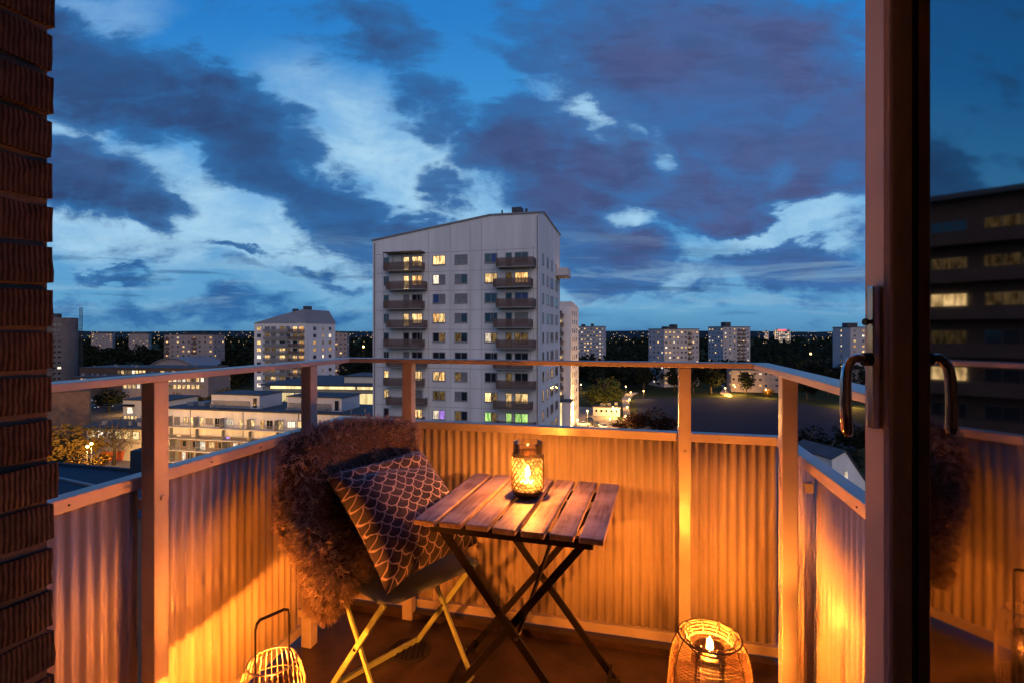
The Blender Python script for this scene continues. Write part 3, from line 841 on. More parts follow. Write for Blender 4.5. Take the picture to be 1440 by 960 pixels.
def backfn(u, v):
    x = -.215+.43*u; z = .665+.215*v
    y = .225+.10*(z-.45) + .020*(1-(x/.215)**2)
    rx = .05; ex = max(0, abs(x)-(.215-rx)); ez = max(0, z-(.88-rx))
    e = math.hypot(ex, ez)
    if e > rx:
        k = rx/e; x = math.copysign(.215-rx+ex*k, x); z = .88-rx+ez*k
    return (x, y, z)


sheet(26, 14, backfn, M['chairgrey'], 'backrest', chair)
for q in (-1, 1):
    mb = MB(); mb.bar((q*.195, -.165, SH-.02), (q*.195, .175, .008), .008, .019, up=(0, 1, .6)); mb.build('leg', M['lime'], chair)
    mb = MB(); mb.bar((q*.183, .150, SH-.02), (q*.183, -.165, .008), .008, .019, up=(0, -1, .6)); lg = mb.build('leg', M['lime'], chair)
    mb = MB(); mb.bar((q*.203, .175, SH-.03), (q*.203, .262, .84), .008, .022, up=(0, 1, 0)); mb.build('back_upright', M['lime'], chair)
    mb = MB(); mb.tube([(q*.176, .0, .222), (q*.204, .0, .222)], .006, 10); mb.build('pivot', M['chrome'], chair)
mb = MB(); mb.bar((-.195, .172, .014), (.195, .172, .014), .010, .020); mb.build('stretcher', M['lime'], chair)
mb = MB(); mb.bar((-.183, -.163, .014), (.183, -.163, .014), .010, .020); mb.build('stretcher', M['lime'], chair)

# ------------------------------------------------------------------ cushion with scale print
A_, B_, C_, D_ = P(543, 836, 1.57), P(674, 764, 1.87), P(590, 632, 2.08), P(455, 668, 1.78)
nrm = (B_-A_).cross(D_-A_).normalized()
if nrm.y > 0: nrm = -nrm


def cushion():
    n = 40; vs = []; fs = []; uvs = []
    for side in (1, -1):
        for j in range(n+1):
            for i in range(n+1):
                u, v = i/n, j/n
                # pinched edges between the pointed corners
                pu = 1-.10*(1-(2*v-1)**2)*abs(2*u-1)**2; pv = 1-.09*(1-(2*u-1)**2)*abs(2*v-1)**2
                uu = .5+(u-.5)*pu; vv = .5+(v-.5)*pv
                p = A_*(1-uu)*(1-vv)+B_*uu*(1-vv)+C_*uu*vv+D_*(1-uu)*vv
                h = ((1-(2*u-1)**4)*(1-(2*v-1)**4))**.55
                if side > 0:
                    h *= .100
                    w = mnoise.noise(Vector((u*3.1, v*3.4, 1.3)))*.012 + mnoise.noise(Vector((u*8, v*7, 4.)))*.004
                    # sag fold under the upper edge
                    fold = -.020*math.exp(-((v-.80-.05*math.sin(u*5))/.055)**2)*min(1, 4*u*(1-u)*1.6)
                    e = min(u, 1-u, v, 1-v); pucker = .003*math.sin((u if min(v, 1-v) < min(u, 1-u) else v)*90)*math.exp(-e/.05)
                    h += (w+fold)*min(1, e*8)+pucker
                else:
                    h *= .055
                vs.append(p + nrm*h*side); uvs.append((u, v))
    N = (n+1)*(n+1)
    for s_, b in ((1, 0), (-1, N)):
        for j in range(n):
            for i in range(n):
                q = (b+j*(n+1)+i, b+j*(n+1)+i+1, b+(j+1)*(n+1)+i+1, b+(j+1)*(n+1)+i)
                fs.append(q if s_ > 0 else q[::-1])
    me = bpy.data.meshes.new('cushion'); me.from_pydata([tuple(v-cen) for v in vs], [], fs)
    l = me.uv_layers.new(name='print')
    for lp in me.loops: l.data[lp.index].uv = uvs[lp.vertex_index]
    bm = bmesh.new(); bm.from_mesh(me); bmesh.ops.remove_doubles(bm, verts=bm.verts, dist=1e-5); bmesh.ops.recalc_face_normals(bm, faces=bm.faces); bm.to_mesh(me); bm.free()
    me.materials.append(M['scales']); me.polygons.foreach_set('use_smooth', [True]*len(me.polygons))
    o = bpy.data.objects.new('cushion', me); COL.objects.link(o); o.location = cen
    tag(o, 'dark square cushion with pale fish scale print leaning on the chair', 'cushion')


cushion()

# ------------------------------------------------------------------ sheepskin draped over the chair back
rows = [
    [(410, 700, 1.96), (455, 690, 2.02), (515, 680, 2.13), (562, 670, 2.24), (585, 665, 2.28)],
    [(404, 640, 1.90), (452, 616, 1.97), (512, 606, 2.09), (560, 606, 2.20), (584, 616, 2.24)],
    [(404, 626, 1.82), (450, 606, 1.89), (512, 597, 2.02), (558, 598, 2.12), (578, 606, 2.16)],
    [(400, 660, 1.75), (444, 650, 1.79), (502, 646, 1.92), (550, 640, 2.03), (576, 634, 2.09)],
    [(398, 710, 1.74), (428, 718, 1.72), (462, 722, 1.80), (520, 720, 1.92), (560, 700, 2.02)],
    [(410, 750, 1.74), (438, 758, 1.69), (472, 765, 1.73), (508, 780, 1.81), (550, 770, 1.92)],
    [(432, 790, 1.74), (452, 798, 1.685), (478, 805, 1.68), (500, 808, 1.715), (520, 810, 1.77)],
    [(441, 826, 1.735), (456, 830, 1.695), (473, 830, 1.69), (486, 824, 1.70), (492, 818, 1.725)],
    [(447, 848, 1.735), (456, 855, 1.71), (464, 852, 1.71), (470, 846, 1.71), (474, 838, 1.72)],
]
cps = [[P(*q) for q in r_] for r_ in rows]


def cr1(p0, p1, p2, p3, t):
    return .5*((2*p1)+(-p0+p2)*t+(2*p0-5*p1+4*p2-p3)*t*t+(-p0+3*p1-3*p2+p3)*t**3)


def surf(a, b):          # a across 0..1, b along 0..1
    nr, nc = len(cps), len(cps[0])
    fa = min(a*(nc-1), nc-1-1e-6); fb = min(b*(nr-1), nr-1-1e-6)
    ia, ib = int(fa), int(fb); ta, tb = fa-ia, fb-ib
    def row(k):
        k = max(0, min(nr-1, k)); c_ = cps[k]
        g_ = lambda q: c_[max(0, min(nc-1, q))]
        return cr1(g_(ia-1), g_(ia), g_(ia+1), g_(ia+2), ta)
    return cr1(row(ib-1), row(ib), row(ib+1), row(ib+2), tb)


nx, ny = 24, 44
fleece = thing('sheepskin', 'shaggy brown sheepskin draped over the back of the folding chair', 'sheepskin', cen)
mb = MB()
mb.add([surf(i/nx, j/ny)-cen for j in range(ny+1) for i in range(nx+1)],
       [(j*(nx+1)+i, j*(nx+1)+i+1, (j+1)*(nx+1)+i+1, (j+1)*(nx+1)+i) for j in range(ny) for i in range(nx)])
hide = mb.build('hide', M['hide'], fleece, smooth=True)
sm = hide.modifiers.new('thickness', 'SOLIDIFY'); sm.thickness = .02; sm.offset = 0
wv = []; wf = []
rng = random.Random(11)
# curly locks: each lock is a few strands that bend together
for _ in range(5200):
    a, b = rng.random(), rng.random()**.95
    if rng.random() < .22: a = 0.0 if rng.random() < .75 else 1.0
    if rng.random() < .05: b = 1.0
    p = surf(a, b)
    ea = (surf(min(a+.02, 1), b)-surf(max(a-.02, 0), b)); eb = (surf(a, min(b+.02, 1))-surf(a, max(b-.02, 0)))
    n = ea.cross(eb).normalized()
    if n.length < .5: continue
    f_ = n.dot(Vector((0, 0, EYE))-p)
    if (b > .21 and f_ < 0) or (b <= .21 and f_ > 0): n = -n
    if .12 <= b <= .33: n = (n+Vector((0, 0, .8))).normalized()
    side = Vector((0, 0, 0))
    if a < .06: side = -ea.normalized()*.9
    if a > .95: side = ea.normalized()*.5
    if b > .97: side += Vector((0, 0, -.8))
    d0 = (n+side+Vector((rng.gauss(0, .28), rng.gauss(0, .28), rng.gauss(0, .28)-.25))).normalized()
    L = rng.uniform(.026, .050)*(1.0 if b < .55 else 1.25); curl = rng.uniform(0, 6.28); cr_ = rng.uniform(.35, .75)
    t1 = d0.orthogonal().normalized(); t2 = d0.cross(t1)
    for s_ in range(4):
        q = p + Vector((rng.gauss(0, .0035), rng.gauss(0, .0035), rng.gauss(0, .0035)))
        d = (d0+Vector((rng.gauss(0, .12), rng.gauss(0, .12), rng.gauss(0, .12)))).normalized()
        w = rng.uniform(.0014, .0028); base = len(wv)
        nseg = 5
        for k in range(nseg+1):
            ph = curl+k*1.25
            wdir = (t1*math.cos(ph*1.3)+t2*math.sin(ph*1.3))
            ww = w*(1-.8*k/nseg)
            wv.append(tuple(q-wdir*ww-cen)); wv.append(tuple(q+wdir*ww-cen))
            d = (d + (t1*math.cos(ph)+t2*math.sin(ph))*cr_*.75 + Vector((0, 0, -.10))).normalized()
            q = q + d*L/nseg
        for k in range(nseg): wf.append((base+2*k, base+2*k+1, base+2*k+3, base+2*k+2))
me = bpy.data.meshes.new('wool'); me.from_pydata(wv, [], wf); me.materials.append(M['wool']); me.update()
wo_ = link('wool', me, fleece); wo_['kind'] = 'stuff'

# ================================================================== CITY
# ground and paths
mb = MB(); n = 48
mb.add([(0, 0, ZG)]+[(9000*math.cos(k*2*math.pi/n), 9000*math.sin(k*2*math.pi/n), ZG) for k in range(n)], [(0, k+1, (k+1) % n+1) for k in range(n)])
struct(mb.build('ground', M['grass']))


def patch(name, pts, m_, dz):
    mb = MB(); vs = [(p.x, p.y, ZG+dz) for p in pts]; mb.add(vs, [tuple(range(len(vs)))])
    o = mb.build(name, m_)
    if o.data.polygons[0].normal.z < 0: o.data.flip_normals()
    return struct(o)


patch('gravel_field', [G(892, 558), G(960, 559), G(1060, 560), G(1100, 563), G(1182, 576), G(1215, 600), G(1195, 650), G(960, 640), G(900, 605), G(896, 575)], M['fieldmat'], .05)
patch('car_park', [G(812, 571), G(866, 575), G(868, 588), G(882, 600), G(890, 625), G(800, 640), G(800, 590)], M['pave'], .06)
patch('footpath', [G(876, 592), G(888, 592), G(884, 568), G(890, 556), G(898, 552), G(893, 551), G(880, 553), G(874, 560), G(876, 575)], M['pave'], .09)
patch('footpath', [G(1012, 553), G(1017, 545), G(1013, 541), G(1018, 541), G(1022, 547), G(1030, 557), G(1024, 558)], M['pave'], .08)
patch('street', [G(75, 556), G(178, 553), G(230, 566), G(235, 580), G(150, 600), G(75, 600)], M['asphalt'], .05)
patch('yard', [G(110, 645), G(150, 636), G(205, 630), G(215, 665), G(80, 690)], M['pave'], .07)

# distant hills
mb = MB(); vs = []; fs = []; n = 90
for j, (Y, hh_) in enumerate(((2600, 0), (3600, 1), (5200, 1.4), (7500, 0))):
    for i in range(n+1):
        x = -9000+18000*i/n
        h = 0 if hh_ == 0 else (26+hh_*12+hh_*24*mnoise.noise(Vector((x*.0009, Y*.001, .3)))+hh_*6*mnoise.noise(Vector((x*.004, Y*.004, 1))))
        vs.append((x, Y, ZG-1+max(h, 0)))
for j in range(3):
    for i in range(n): fs.append((j*(n+1)+i, j*(n+1)+i+1, (j+1)*(n+1)+i+1, (j+1)*(n+1)+i))
mb.add(vs, fs); struct(mb.build('hills', M['hills'], smooth=True))

# scattered lights of the far city
mb = MB(); rng = random.Random(5)
for i in range(900):
    px = rng.uniform(60, 1230); Y = rng.choice((rng.uniform(900, 1600), rng.uniform(1600, 3600), rng.uniform(2600, 3600)))
    if 760 < px < 1230 and rng.random() < .3: Y = rng.uniform(2600, 3500)
    s_ = Y/F*rng.uniform(.22, .62)
    z = ZG + rng.uniform(7, 22) if Y < 2600 else EYE - (rng.uniform(466.3, 477)-HY)/F*Y
    c = Vector(((px-CX)/F*Y, Y, z))
    mb.add([c+Vector(q)*s_ for q in ((1, 0, 0), (-1, 0, 0), (0, 1, 0), (0, -1, 0), (0, 0, 1), (0, 0, -1))],
           [(0, 2, 4), (2, 1, 4), (1, 3, 4), (3, 0, 4), (2, 0, 5), (1, 2, 5), (3, 1, 5), (0, 3, 5)])
stuff(mb.build('city_lights', M['citylight']))

# ------------------------------------------------------------------ buildings
WCACHE = {}


def win_mesh(w, h, pane, frame='frame', mull=1, t=.07):
    key = (round(w, 2), round(h, 2), pane, frame, mull)
    if key in WCACHE: return WCACHE[key]
    mb = MB(); d0, d1 = -.045, .03
    mb.b2(-w/2, w/2, d0, d1, -h/2, -h/2+t); mb.b2(-w/2, w/2, d0, d1, h/2-t, h/2)
    mb.b2(-w/2, -w/2+t, d0, d1, -h/2+t, h/2-t); mb.b2(w/2-t, w/2, d0, d1, -h/2+t, h/2-t)
    for k in range(mull):
        x = -w/2 + (k+1)*w/(mull+1); mb.b2(x-t/2, x+t/2, d0+.006, d1, -h/2+t, h/2-t)
    mb.add([(-w/2+t/2, -.022, -h/2+t/2), (w/2-t/2, -.022, -h/2+t/2), (w/2-t/2, -.022, h/2-t/2), (-w/2+t/2, -.022, h/2-t/2)], [(0, 1, 2, 3)], 1)
    WCACHE[key] = mb.mesh('window', [M[frame], M[pane]]); return WCACHE[key]


def frame_mesh(w, h, frame='frame', mull=1, t=.09):
    key = ('f', round(w, 2), round(h, 2), frame, mull)
    if key in WCACHE: return WCACHE[key]
    mb = MB(); d0, d1 = -.06, .03
    mb.b2(-w/2, w/2, d0, d1, -h/2, -h/2+t); mb.b2(-w/2, w/2, d0, d1, h/2-t, h/2)
    mb.b2(-w/2, -w/2+t, d0, d1, -h/2+t, h/2-t); mb.b2(w/2-t, w/2, d0, d1, -h/2+t, h/2-t)
    for k in range(mull):
        x = -w/2 + (k+1)*w/(mull+1); mb.b2(x-t/2, x+t/2, d0+.006, d1, -h/2+t, h/2-t)
    mb.b2(-w/2-.05, w/2+.05, -.12, -.061, -h/2-.05, -h/2+.01)
    WCACHE[key] = mb.mesh('window', [M[frame]]); return WCACHE[key]


def pane_mesh(w, h, pane):
    key = ('p', round(w, 2), round(h, 2), pane)
    if key in WCACHE: return WCACHE[key]
    mb = MB(); mb.b2(-w/2, w/2, -.03, -.01, -h/2, h/2); WCACHE[key] = mb.mesh('pane', M[pane]); return WCACHE[key]


def add_win(parent, x, y, z, w, h, panes, rz=0.0, frame='frame', detailed=False):
    mull = len(panes)-1
    if not detailed:
        return link('window', win_mesh(w, h, panes[0], frame, mull), parent, (x, y, z), rz)
    f_ = link('window', frame_mesh(w, h, frame, mull), parent, (x, y, z), rz)
    pw_ = w/len(panes)
    for k, p in enumerate(panes):
        link('pane', pane_mesh(pw_-.10, h-.10, p), f_, (-w/2+pw_*(k+.5), 0, 0))
    return f_


RG = R(-14.8)


def tpx(o, rz, px):      # distance along the facade from its left corner for a photo column
    u = (px-CX)/F; dx, dy = math.cos(rz), math.sin(rz)
    return (u*o.y-o.x)/(dx-u*dy)


# ---- main tower
MO = Vector((-21.0, 77.2, ZG)); MWID, MDEP = 25.5, 18.0
main = thing('apartment_tower', 'tall white apartment tower with brown balconies and sloping roof, in the centre', 'apartment building', MO, RG)
zt = lambda z: z-ZG        # balcony level heights to building height
mb = MB()
zl_, zr_, zp_ = zt(1.28+13.8), zt(1.28+16.5), zt(1.28+16.7)
xr = MWID-7.0
poly = [(0, 0), (MWID, 0), (MWID, zr_), (xr, zr_+.05), (0, zl_)]
vs = [(x, 0, z) for x, z in poly]+[(x, MDEP, z) for x, z in poly]
nn = len(poly)
mb.add(vs, [tuple(range(nn)), tuple(range(2*nn-1, nn-1, -1))]+[(i, i+nn, (i+1) % nn+nn, (i+1) % nn) for i in range(nn)])
mb.build('wall', M['white'], main)
# roof sheets: rising to a ridge along the right side
mb = MB()
def slab(pts, th=.25):
    n_ = len(pts); mb.add([Vector(p) for p in pts]+[Vector(p)+Vector((0, 0, th)) for p in pts],
                          [tuple(range(n_-1, -1, -1)), tuple(range(n_, 2*n_))]+[(i, (i+1) % n_, (i+1) % n_+n_, i+n_) for i in range(n_)])
slab([(-.15, -.15, zl_+.01), (xr, -.15, zr_+.06), (xr, MDEP+.15, zr_+.06), (-.15, MDEP+.15, zl_+.01)], .22)
mb.build('roof', M['metalroof'], main)
mb = MB(); slab([(xr+.002, -.15, zr_+.06), (MWID+.15, -.15, zr_+.01), (MWID+.15, 3.5, zr_+.85), (xr+.002, 3.5, zr_+.85)], .22); mb.build('roof', M['metalroof'], main)
mb = MB(); slab([(xr+.002, 3.51, zr_+.85), (MWID+.15, 3.51, zr_+.85), (MWID+.15, MDEP+.15, zr_+.2), (xr+.002, MDEP+.15, zr_+.2)], .22); mb.build('roof', M['metalroof'], main)
mb = MB(); mb.add([(MWID, 0, zr_), (MWID, 3.5, zr_+.85), (MWID, MDEP, zr_+.2), (MWID, MDEP, zr_), (MWID-.3, 0, zr_), (MWID-.3, 3.5, zr_+.85), (MWID-.3, MDEP, zr_+.2), (MWID-.3, MDEP, zr_)],
                  [(0, 3, 2, 1), (4, 5, 6, 7)]); mb.build('gable', M['white'], main)
mb = MB(); mb.b2(MWID-4.6, MWID-3.2, 3, 4.4, zr_+.8, zr_+1.8); mb.b2(MWID-2.6, MWID-2.3, 3, 3.3, zr_+.8, zr_+1.5); mb.b2(MWID-6.2, MWID-6.0, 3, 3.2, zr_+.8, zr_+1.5); mb.build('chimney', M['roof'], main)
for xg in (.35, MWID-.12):
    mb = MB(); mb.b2(xg-.05, xg+.05, -.13, -.02, 0, zl_-.3 if xg < 1 else zr_-.3); mb.build('downpipe', M['metalroof'], main)
FLH = 2.8
M['joint'] = mat('sealed joint', (.36, .34, .33), .9)
ZW0 = zt(1.28+10.55)
c2x = lambda c: c/2.824+500
T = lambda c: tpx(MO, RG, c2x(c))
W_, D_k, K_ = ('warm',), ('glass',), ('curtain',)
litmap = {
    0: dict(L1='warm', L2='warm', A=('warm', 'warm'), B=('curtain', 'curtain'), C=('glass', 'bluewin'), R1='glass', R2='glass'),
    1: dict(L1='warm', L2='warm2', A=('cool', 'curtain'), B=('curtain', 'glass'), C=('warm', 'warm'), R1='dim', R2='warm2'),
    2: dict(L1='curtain', L2='glass', A=('bluewin', 'curtain'), B=('curtain', 'curtain'), C=('glass', 'glass'), R1='glass', R2='bluewin'),
    3: dict(L1='warm', L2='warm', A=('warm2', 'warm'), B=('curtain', 'glass'), C=('glass', 'glass'), R1='glass', R2='curtain'),
    4: dict(L1='glass', L2='glass', A=('glass', 'dim'), B=('dim', 'glass'), C=('cool', 'dim'), R1='dim', R2='dim'),
    5: dict(L1='curtain', L2='glass', A=('glass', 'glass'), B=('glass', 'glass'), C=('glass', 'glass'), R1='glass', R2='glass'),
    6: dict(N='warm', L1='curtain', L2='warm', A=('warm', 'warm2'), B=('dim', 'curtain'), C=('glass', 'glass'), R1='dim', R2='glass'),
    7: dict(N='warm', L1='curtain', L2='curtain', A=('dim', 'dim'), B=('curtain', 'glass'), C=('warm', 'dim'), R1='warm', R2='warm'),
    8: dict(L1='curtain', L2='warm', A=('cool', 'violet'), B=('dim', 'glass'), C=('green', 'dim'), R1='green', R2='green'),
}
colx = {'N': (112, 133), 'L1': (190, 214), 'L2': (224, 266), 'A': (307, 357), 'B': (394, 445), 'C': (513, 564), 'R1': (596, 622), 'R2': (632, 686)}
rng = random.Random(21)
slab_me = {}; front_me = {}


def balcony(parent, x0, x1, z, dep, rz_front, glassed=False, matn='balc', yoff=0.0):
    w = x1-x0
    key = round(w, 2)
    mb = MB(); mb.b2(-w/2, w/2, -dep, -.02, -.14, 0.0)
    b = mb.build('balcony', M['balcgrey'], parent); b.location = ((x0+x1)/2, yoff, z)
    mb = MB()
    for k in range(6):           # boards with gaps
        z0 = .05+k*.175
        mb.b2(-w/2-.04, w/2+.04, -dep-.05, -dep-.005, z0, z0+.15)
        mb.b2(-w/2-.05, -w/2-.005, -dep, -.06, z0, z0+.15); mb.b2(w/2+.005, w/2+.05, -dep, -.06, z0, z0+.15)
    mb.b2(-w/2-.06, w/2+.06, -dep-.07, -dep+.02, 1.12, 1.18)
    mb.build('balcony_front', M[matn], b)
    if glassed:
        mb = MB()
        for xx in (-w/2, -w/4, 0, w/4, w/2): mb.b2(xx-.03, xx+.03, -dep-.02, -dep+.04, 1.18, 2.55)
        mb.b2(-w/2-.1, w/2+.1, -dep-.12, -.03, 2.55, 2.66)
        mb.build('canopy', M['framedark'], b)
    else:
        mb = MB(); mb.b2(-w/2-.02, -w/2+.03, -dep, -dep+.05, 1.18, FLH-.15); mb.b2(w/2-.03, w/2+.02, -dep, -dep+.05, 1.18, FLH-.15)
        mb.build('screen_post', M['frame'], b)
    return b


for k in range(0, 13):
    z = ZW0-FLH*k
    if z < 1.5: break
    lm = litmap.get(k, {})
    for cn, (c0, c1) in colx.items():
        x0, x1 = T(c0), T(c1); w = x1-x0; xm = (x0+x1)/2
        dflt = rng.choice(['glass', 'curtain', 'warm', 'dim'])
        v = lm.get(cn, dflt if k > 8 else 'glass')
        if cn in ('A', 'B', 'C'):
            add_win(main, xm, 0, z, w, 1.38, v if isinstance(v, tuple) else (v, v), detailed=True)
        elif cn == 'N':
            add_win(main, xm, 0, z, w, 1.38, (v if isinstance(v, str) else v[0],), detailed=True)
        elif cn in ('L1', 'R1'):
            add_win(main, xm, 0, z-.33, w, 2.05, (v if isinstance(v, str) else v[0],), detailed=True)
        else:
            p = v if isinstance(v, str) else v[0]
            add_win(main, xm, 0, z-.05, w, 1.5, (p, p), detailed=True)
    zb = z-1.40
    sh = 0.42 if k % 2 else 0.0
    balcony(main, T(131)+sh, T(277)+sh-.1, zb, 1.5, 0, glassed=(k == 0))
    balcony(main, T(570)-sh, T(716)-sh, zb, 1.5, 0)
# sealed joints between the facade panels
for k in range(0, 13):
    z = ZW0+1.15-FLH*k
    mb = MB(); mb.b2(.5, MWID-.15, -.012, -.002, z-.035, z+.035); mb.build('joint', M['joint'], main)
for xx in (T(290), T(376), T(455), T(500)):
    mb = MB(); mb.b2(xx-.03, xx+.03, -.014, -.003, 1, zl_+(xx/xr)*(zr_-zl_)-.2); mb.build('joint', M['joint'], main)
# right side windows
for k in range(0, 11):
    z = ZW0-FLH*k
    for s0, w in ((3.2, 1.2), (6.6, 1.2), (10.2, 2.4), (14.4, 2.4)):
        if k == 0 and s0 > 9: w = .9
        f_ = add_win(main, MWID, s0, z, w, 1.5, (rng.choice(['curtain', 'curtain', 'glass', 'glass']),)*(2 if w > 1.5 else 1), rz=R(90), detailed=True)
mb = MB(); mb.b2(0, 1.9, -.0, 3.6, -.2, 0.0)
bb = mb.build('balcony', M['balcgrey'], main); bb.location = (MWID+.02, MDEP-4.2, ZW0-1.15)
mb = MB(); mb.b2(1.86, 1.94, -.02, 3.62, .0, 1.25); mb.b2(.05, 1.86, -.06, -.005, .0, 1.25); mb.build('balcony_front', M['white2'], bb)
mb = MB(); mb.b2(.3, 1.5, .2, 3.2, .9, 1.05); mb.build('string_lights', M['warm2'], bb)


def roof_boxes(parent, lst, m_='roof'):
    for (x0, x1, y0, y1, z0, z1) in lst:
        mb = MB(); mb.b2(x0, x1, y0, y1, z0, z1); mb.build('roof_box', M[m_], parent)


# ---- tower behind, right of the main tower
T2 = Vector((18.4, 160, ZG)); t2w, t2d = 25.5, 18.5
o2 = T2 - Vector((math.cos(RG), math.sin(RG), 0))*t2w
tw2 = thing('apartment_tower', 'white apartment tower half hidden behind the right edge of the central tower', 'apartment building', o2, RG)
ztop2 = zt(1.28+9.8)
mb = MB(); mb.b2(0, t2w, 0, t2d, 0, ztop2-1.6); mb.build('wall', M['white'], tw2)
mb = MB(); mb.add([(0, 0, ztop2-1.6), (t2w, 0, ztop2-1.6), (t2w, t2d, ztop2-1.6), (0, t2d, ztop2-1.6), (0, 0, ztop2), (t2w, 0, ztop2), (t2w, 5, ztop2), (t2w, t2d, ztop2-1.2), (0, t2d, ztop2-1.2), (0, 5, ztop2)],
                  [(0, 1, 5, 4), (1, 2, 7, 6, 5), (2, 3, 8, 7), (3, 0, 4, 9, 8), (4, 5, 6, 9), (9, 6, 7, 8)]); mb.build('roof', M['white2'], tw2)
for k in range(13):
    z = ztop2-3.6-k*FLH
    if z < 3: break
    balcony(tw2, t2w-6.6, t2w-2.3, z-1.3, 1.4, 0)
    add_win(tw2, t2w-5.6, 0, z-.3, 1.0, 2.0, (rng.choice(['warm2', 'glass', 'curtain', 'glass']),), frame='framedark')
    add_win(tw2, t2w-3.7, 0, z, 1.7, 1.4, (rng.choice(['warm2', 'glass', 'warm', 'glass', 'curtain']),)*2, frame='framedark')
    for s0 in (4, 8.5, 13):
        add_win(tw2, t2w, s0, z, 1.9, 1.4, (rng.choice(['curtain', 'glass', 'curtain', 'glass']),)*2, rz=R(90))
# low entrance block at its foot with a tall lit stair window
mb = MB(); mb.b2(t2w-7.5, t2w+.8, -5.5, -.05, 0, 9.2); en = mb.build('entrance_block', M['white'], tw2)
add_win(tw2, t2w-2.6, -5.5, 5.2, 1.5, 7.6, ('shopglow', 'shopglow')); add_win(tw2, t2w+.8, -2.6, 1.7, 3.2, 3.0, ('shopglow', 'shopglow'), rz=R(90))
mb = MB(); mb.b2(t2w-7.8, t2w+1.1, -5.8, -.04, 9.2, 9.45); mb.build('entrance_roof', M['roof'], tw2)


# ---- left white tower with the mansard roof
T3 = Vector(((430-CX)/F*200, 200, ZG)); w3, d3 = 24.0, 19.5
o3 = T3 - Vector((math.cos(RG), math.sin(RG), 0))*w3
tw3 = thing('apartment_tower', 'white apartment tower under a grey hipped metal roof, on the left', 'apartment building', o3, RG)
ze3 = zt(1.28+3.9); zr3 = zt(1.28+9.2)
mb = MB(); mb.b2(0, w3, 0, d3, 0, ze3); mb.build('wall', M['white'], tw3)
mb = MB(); mb.add([(-.3, -.3, ze3+.01), (w3+.3, -.3, ze3+.01), (w3+.3, d3+.3, ze3+.01), (-.3, d3+.3, ze3+.01), (w3-2.6, 1.4, zr3), (w3-1.0, 1.2, zr3), (w3-1.2, d3-2.6, zr3), (w3-8, d3-2.6, zr3), (w3-8, 1.6, zr3-1.0)],
                  [(0, 1, 5, 4, 8), (1, 2, 6, 5), (2, 3, 7, 6), (3, 0, 8, 7), (4, 5, 6, 7, 8)]); mb.build('roof', M['metalroof'], tw3)
roof_boxes(tw3, [(w3-4.2, w3-1.6, 4, 6, zr3-.3, zr3+1.4), (w3-9.2, w3-7.4, 4, 5.5, zr3-1.2, zr3+.4)])
T3p = lambda c: tpx(o3, RG, c/5.335+310)
for k in range(11):
    z = ze3-2.2-k*2.82
    add_win(tw3, T3p(289), 0, z, 1.9, 1.5, (rng.choice(['warm', 'warm', 'cool', 'glass', 'violet' if k in (1, 8) else 'warm']),)*2)
    for c, w in ((352, 2.4), (398, 2.2), (465, 2.6), (508, 2.0)):
        add_win(tw3, T3p(c), 0, z-.1, w, 1.8, (rng.choice(['curtain', 'glass', 'glass', 'curtain', 'warm', 'dim']),)*2, frame='framedark')
    b = balcony(tw3, T3p(335), T3p(522), z-1.35, 1.3, 0, matn='balcgrey')
    b = balcony(tw3, T3p(530), T3p(630), z-1.35, 1.6, 0)
    add_win(tw3, T3p(560), 0, z-.2, 2.0, 2.0, (rng.choice(['warm', 'warm2', 'glass', 'dim']),)*2, frame='framedark')
    add_win(tw3, T3p(608), 0, z-.2, 2.2, 2.0, (rng.choice(['warm', 'warm2', 'warm', 'dim']),)*2, frame='framedark')
    for s0 in (5.5, 11.0, 15.8):
        add_win(tw3, w3, s0, z, 1.9 if s0 != 11. else 1.0, 1.4, (rng.choice(['warm', 'cool', 'glass', 'warm2', 'glass', 'dim']),)*2, rz=R(90))


# ---- generic blocks placed from their visible corner
def solve_rot(C, px_far_front, px_far_side, want_side, front_right):
    best = None
    for i in range(-400, 401):
        rz = R(i*.2)
        fx = Vector((math.cos(rz), math.sin(rz))) * (1 if front_right else -1)
        sd = Vector((-math.sin(rz), math.cos(rz)))
        def hit(d, px):
            u = (px-CX)/F; den_ = d.x-u*d.y
            return (u*C.y-C.x)/den_ if abs(den_) > 1e-6 else -1
        w = hit(fx, px_far_front); s_ = hit(sd, px_far_side)
        if w <= 3 or s_ <= 3 or w > 120: continue
        e = abs(s_-want_side)
        if best is None or e < best[0]: best = (e, rz, w, s_)
    return best[1:]


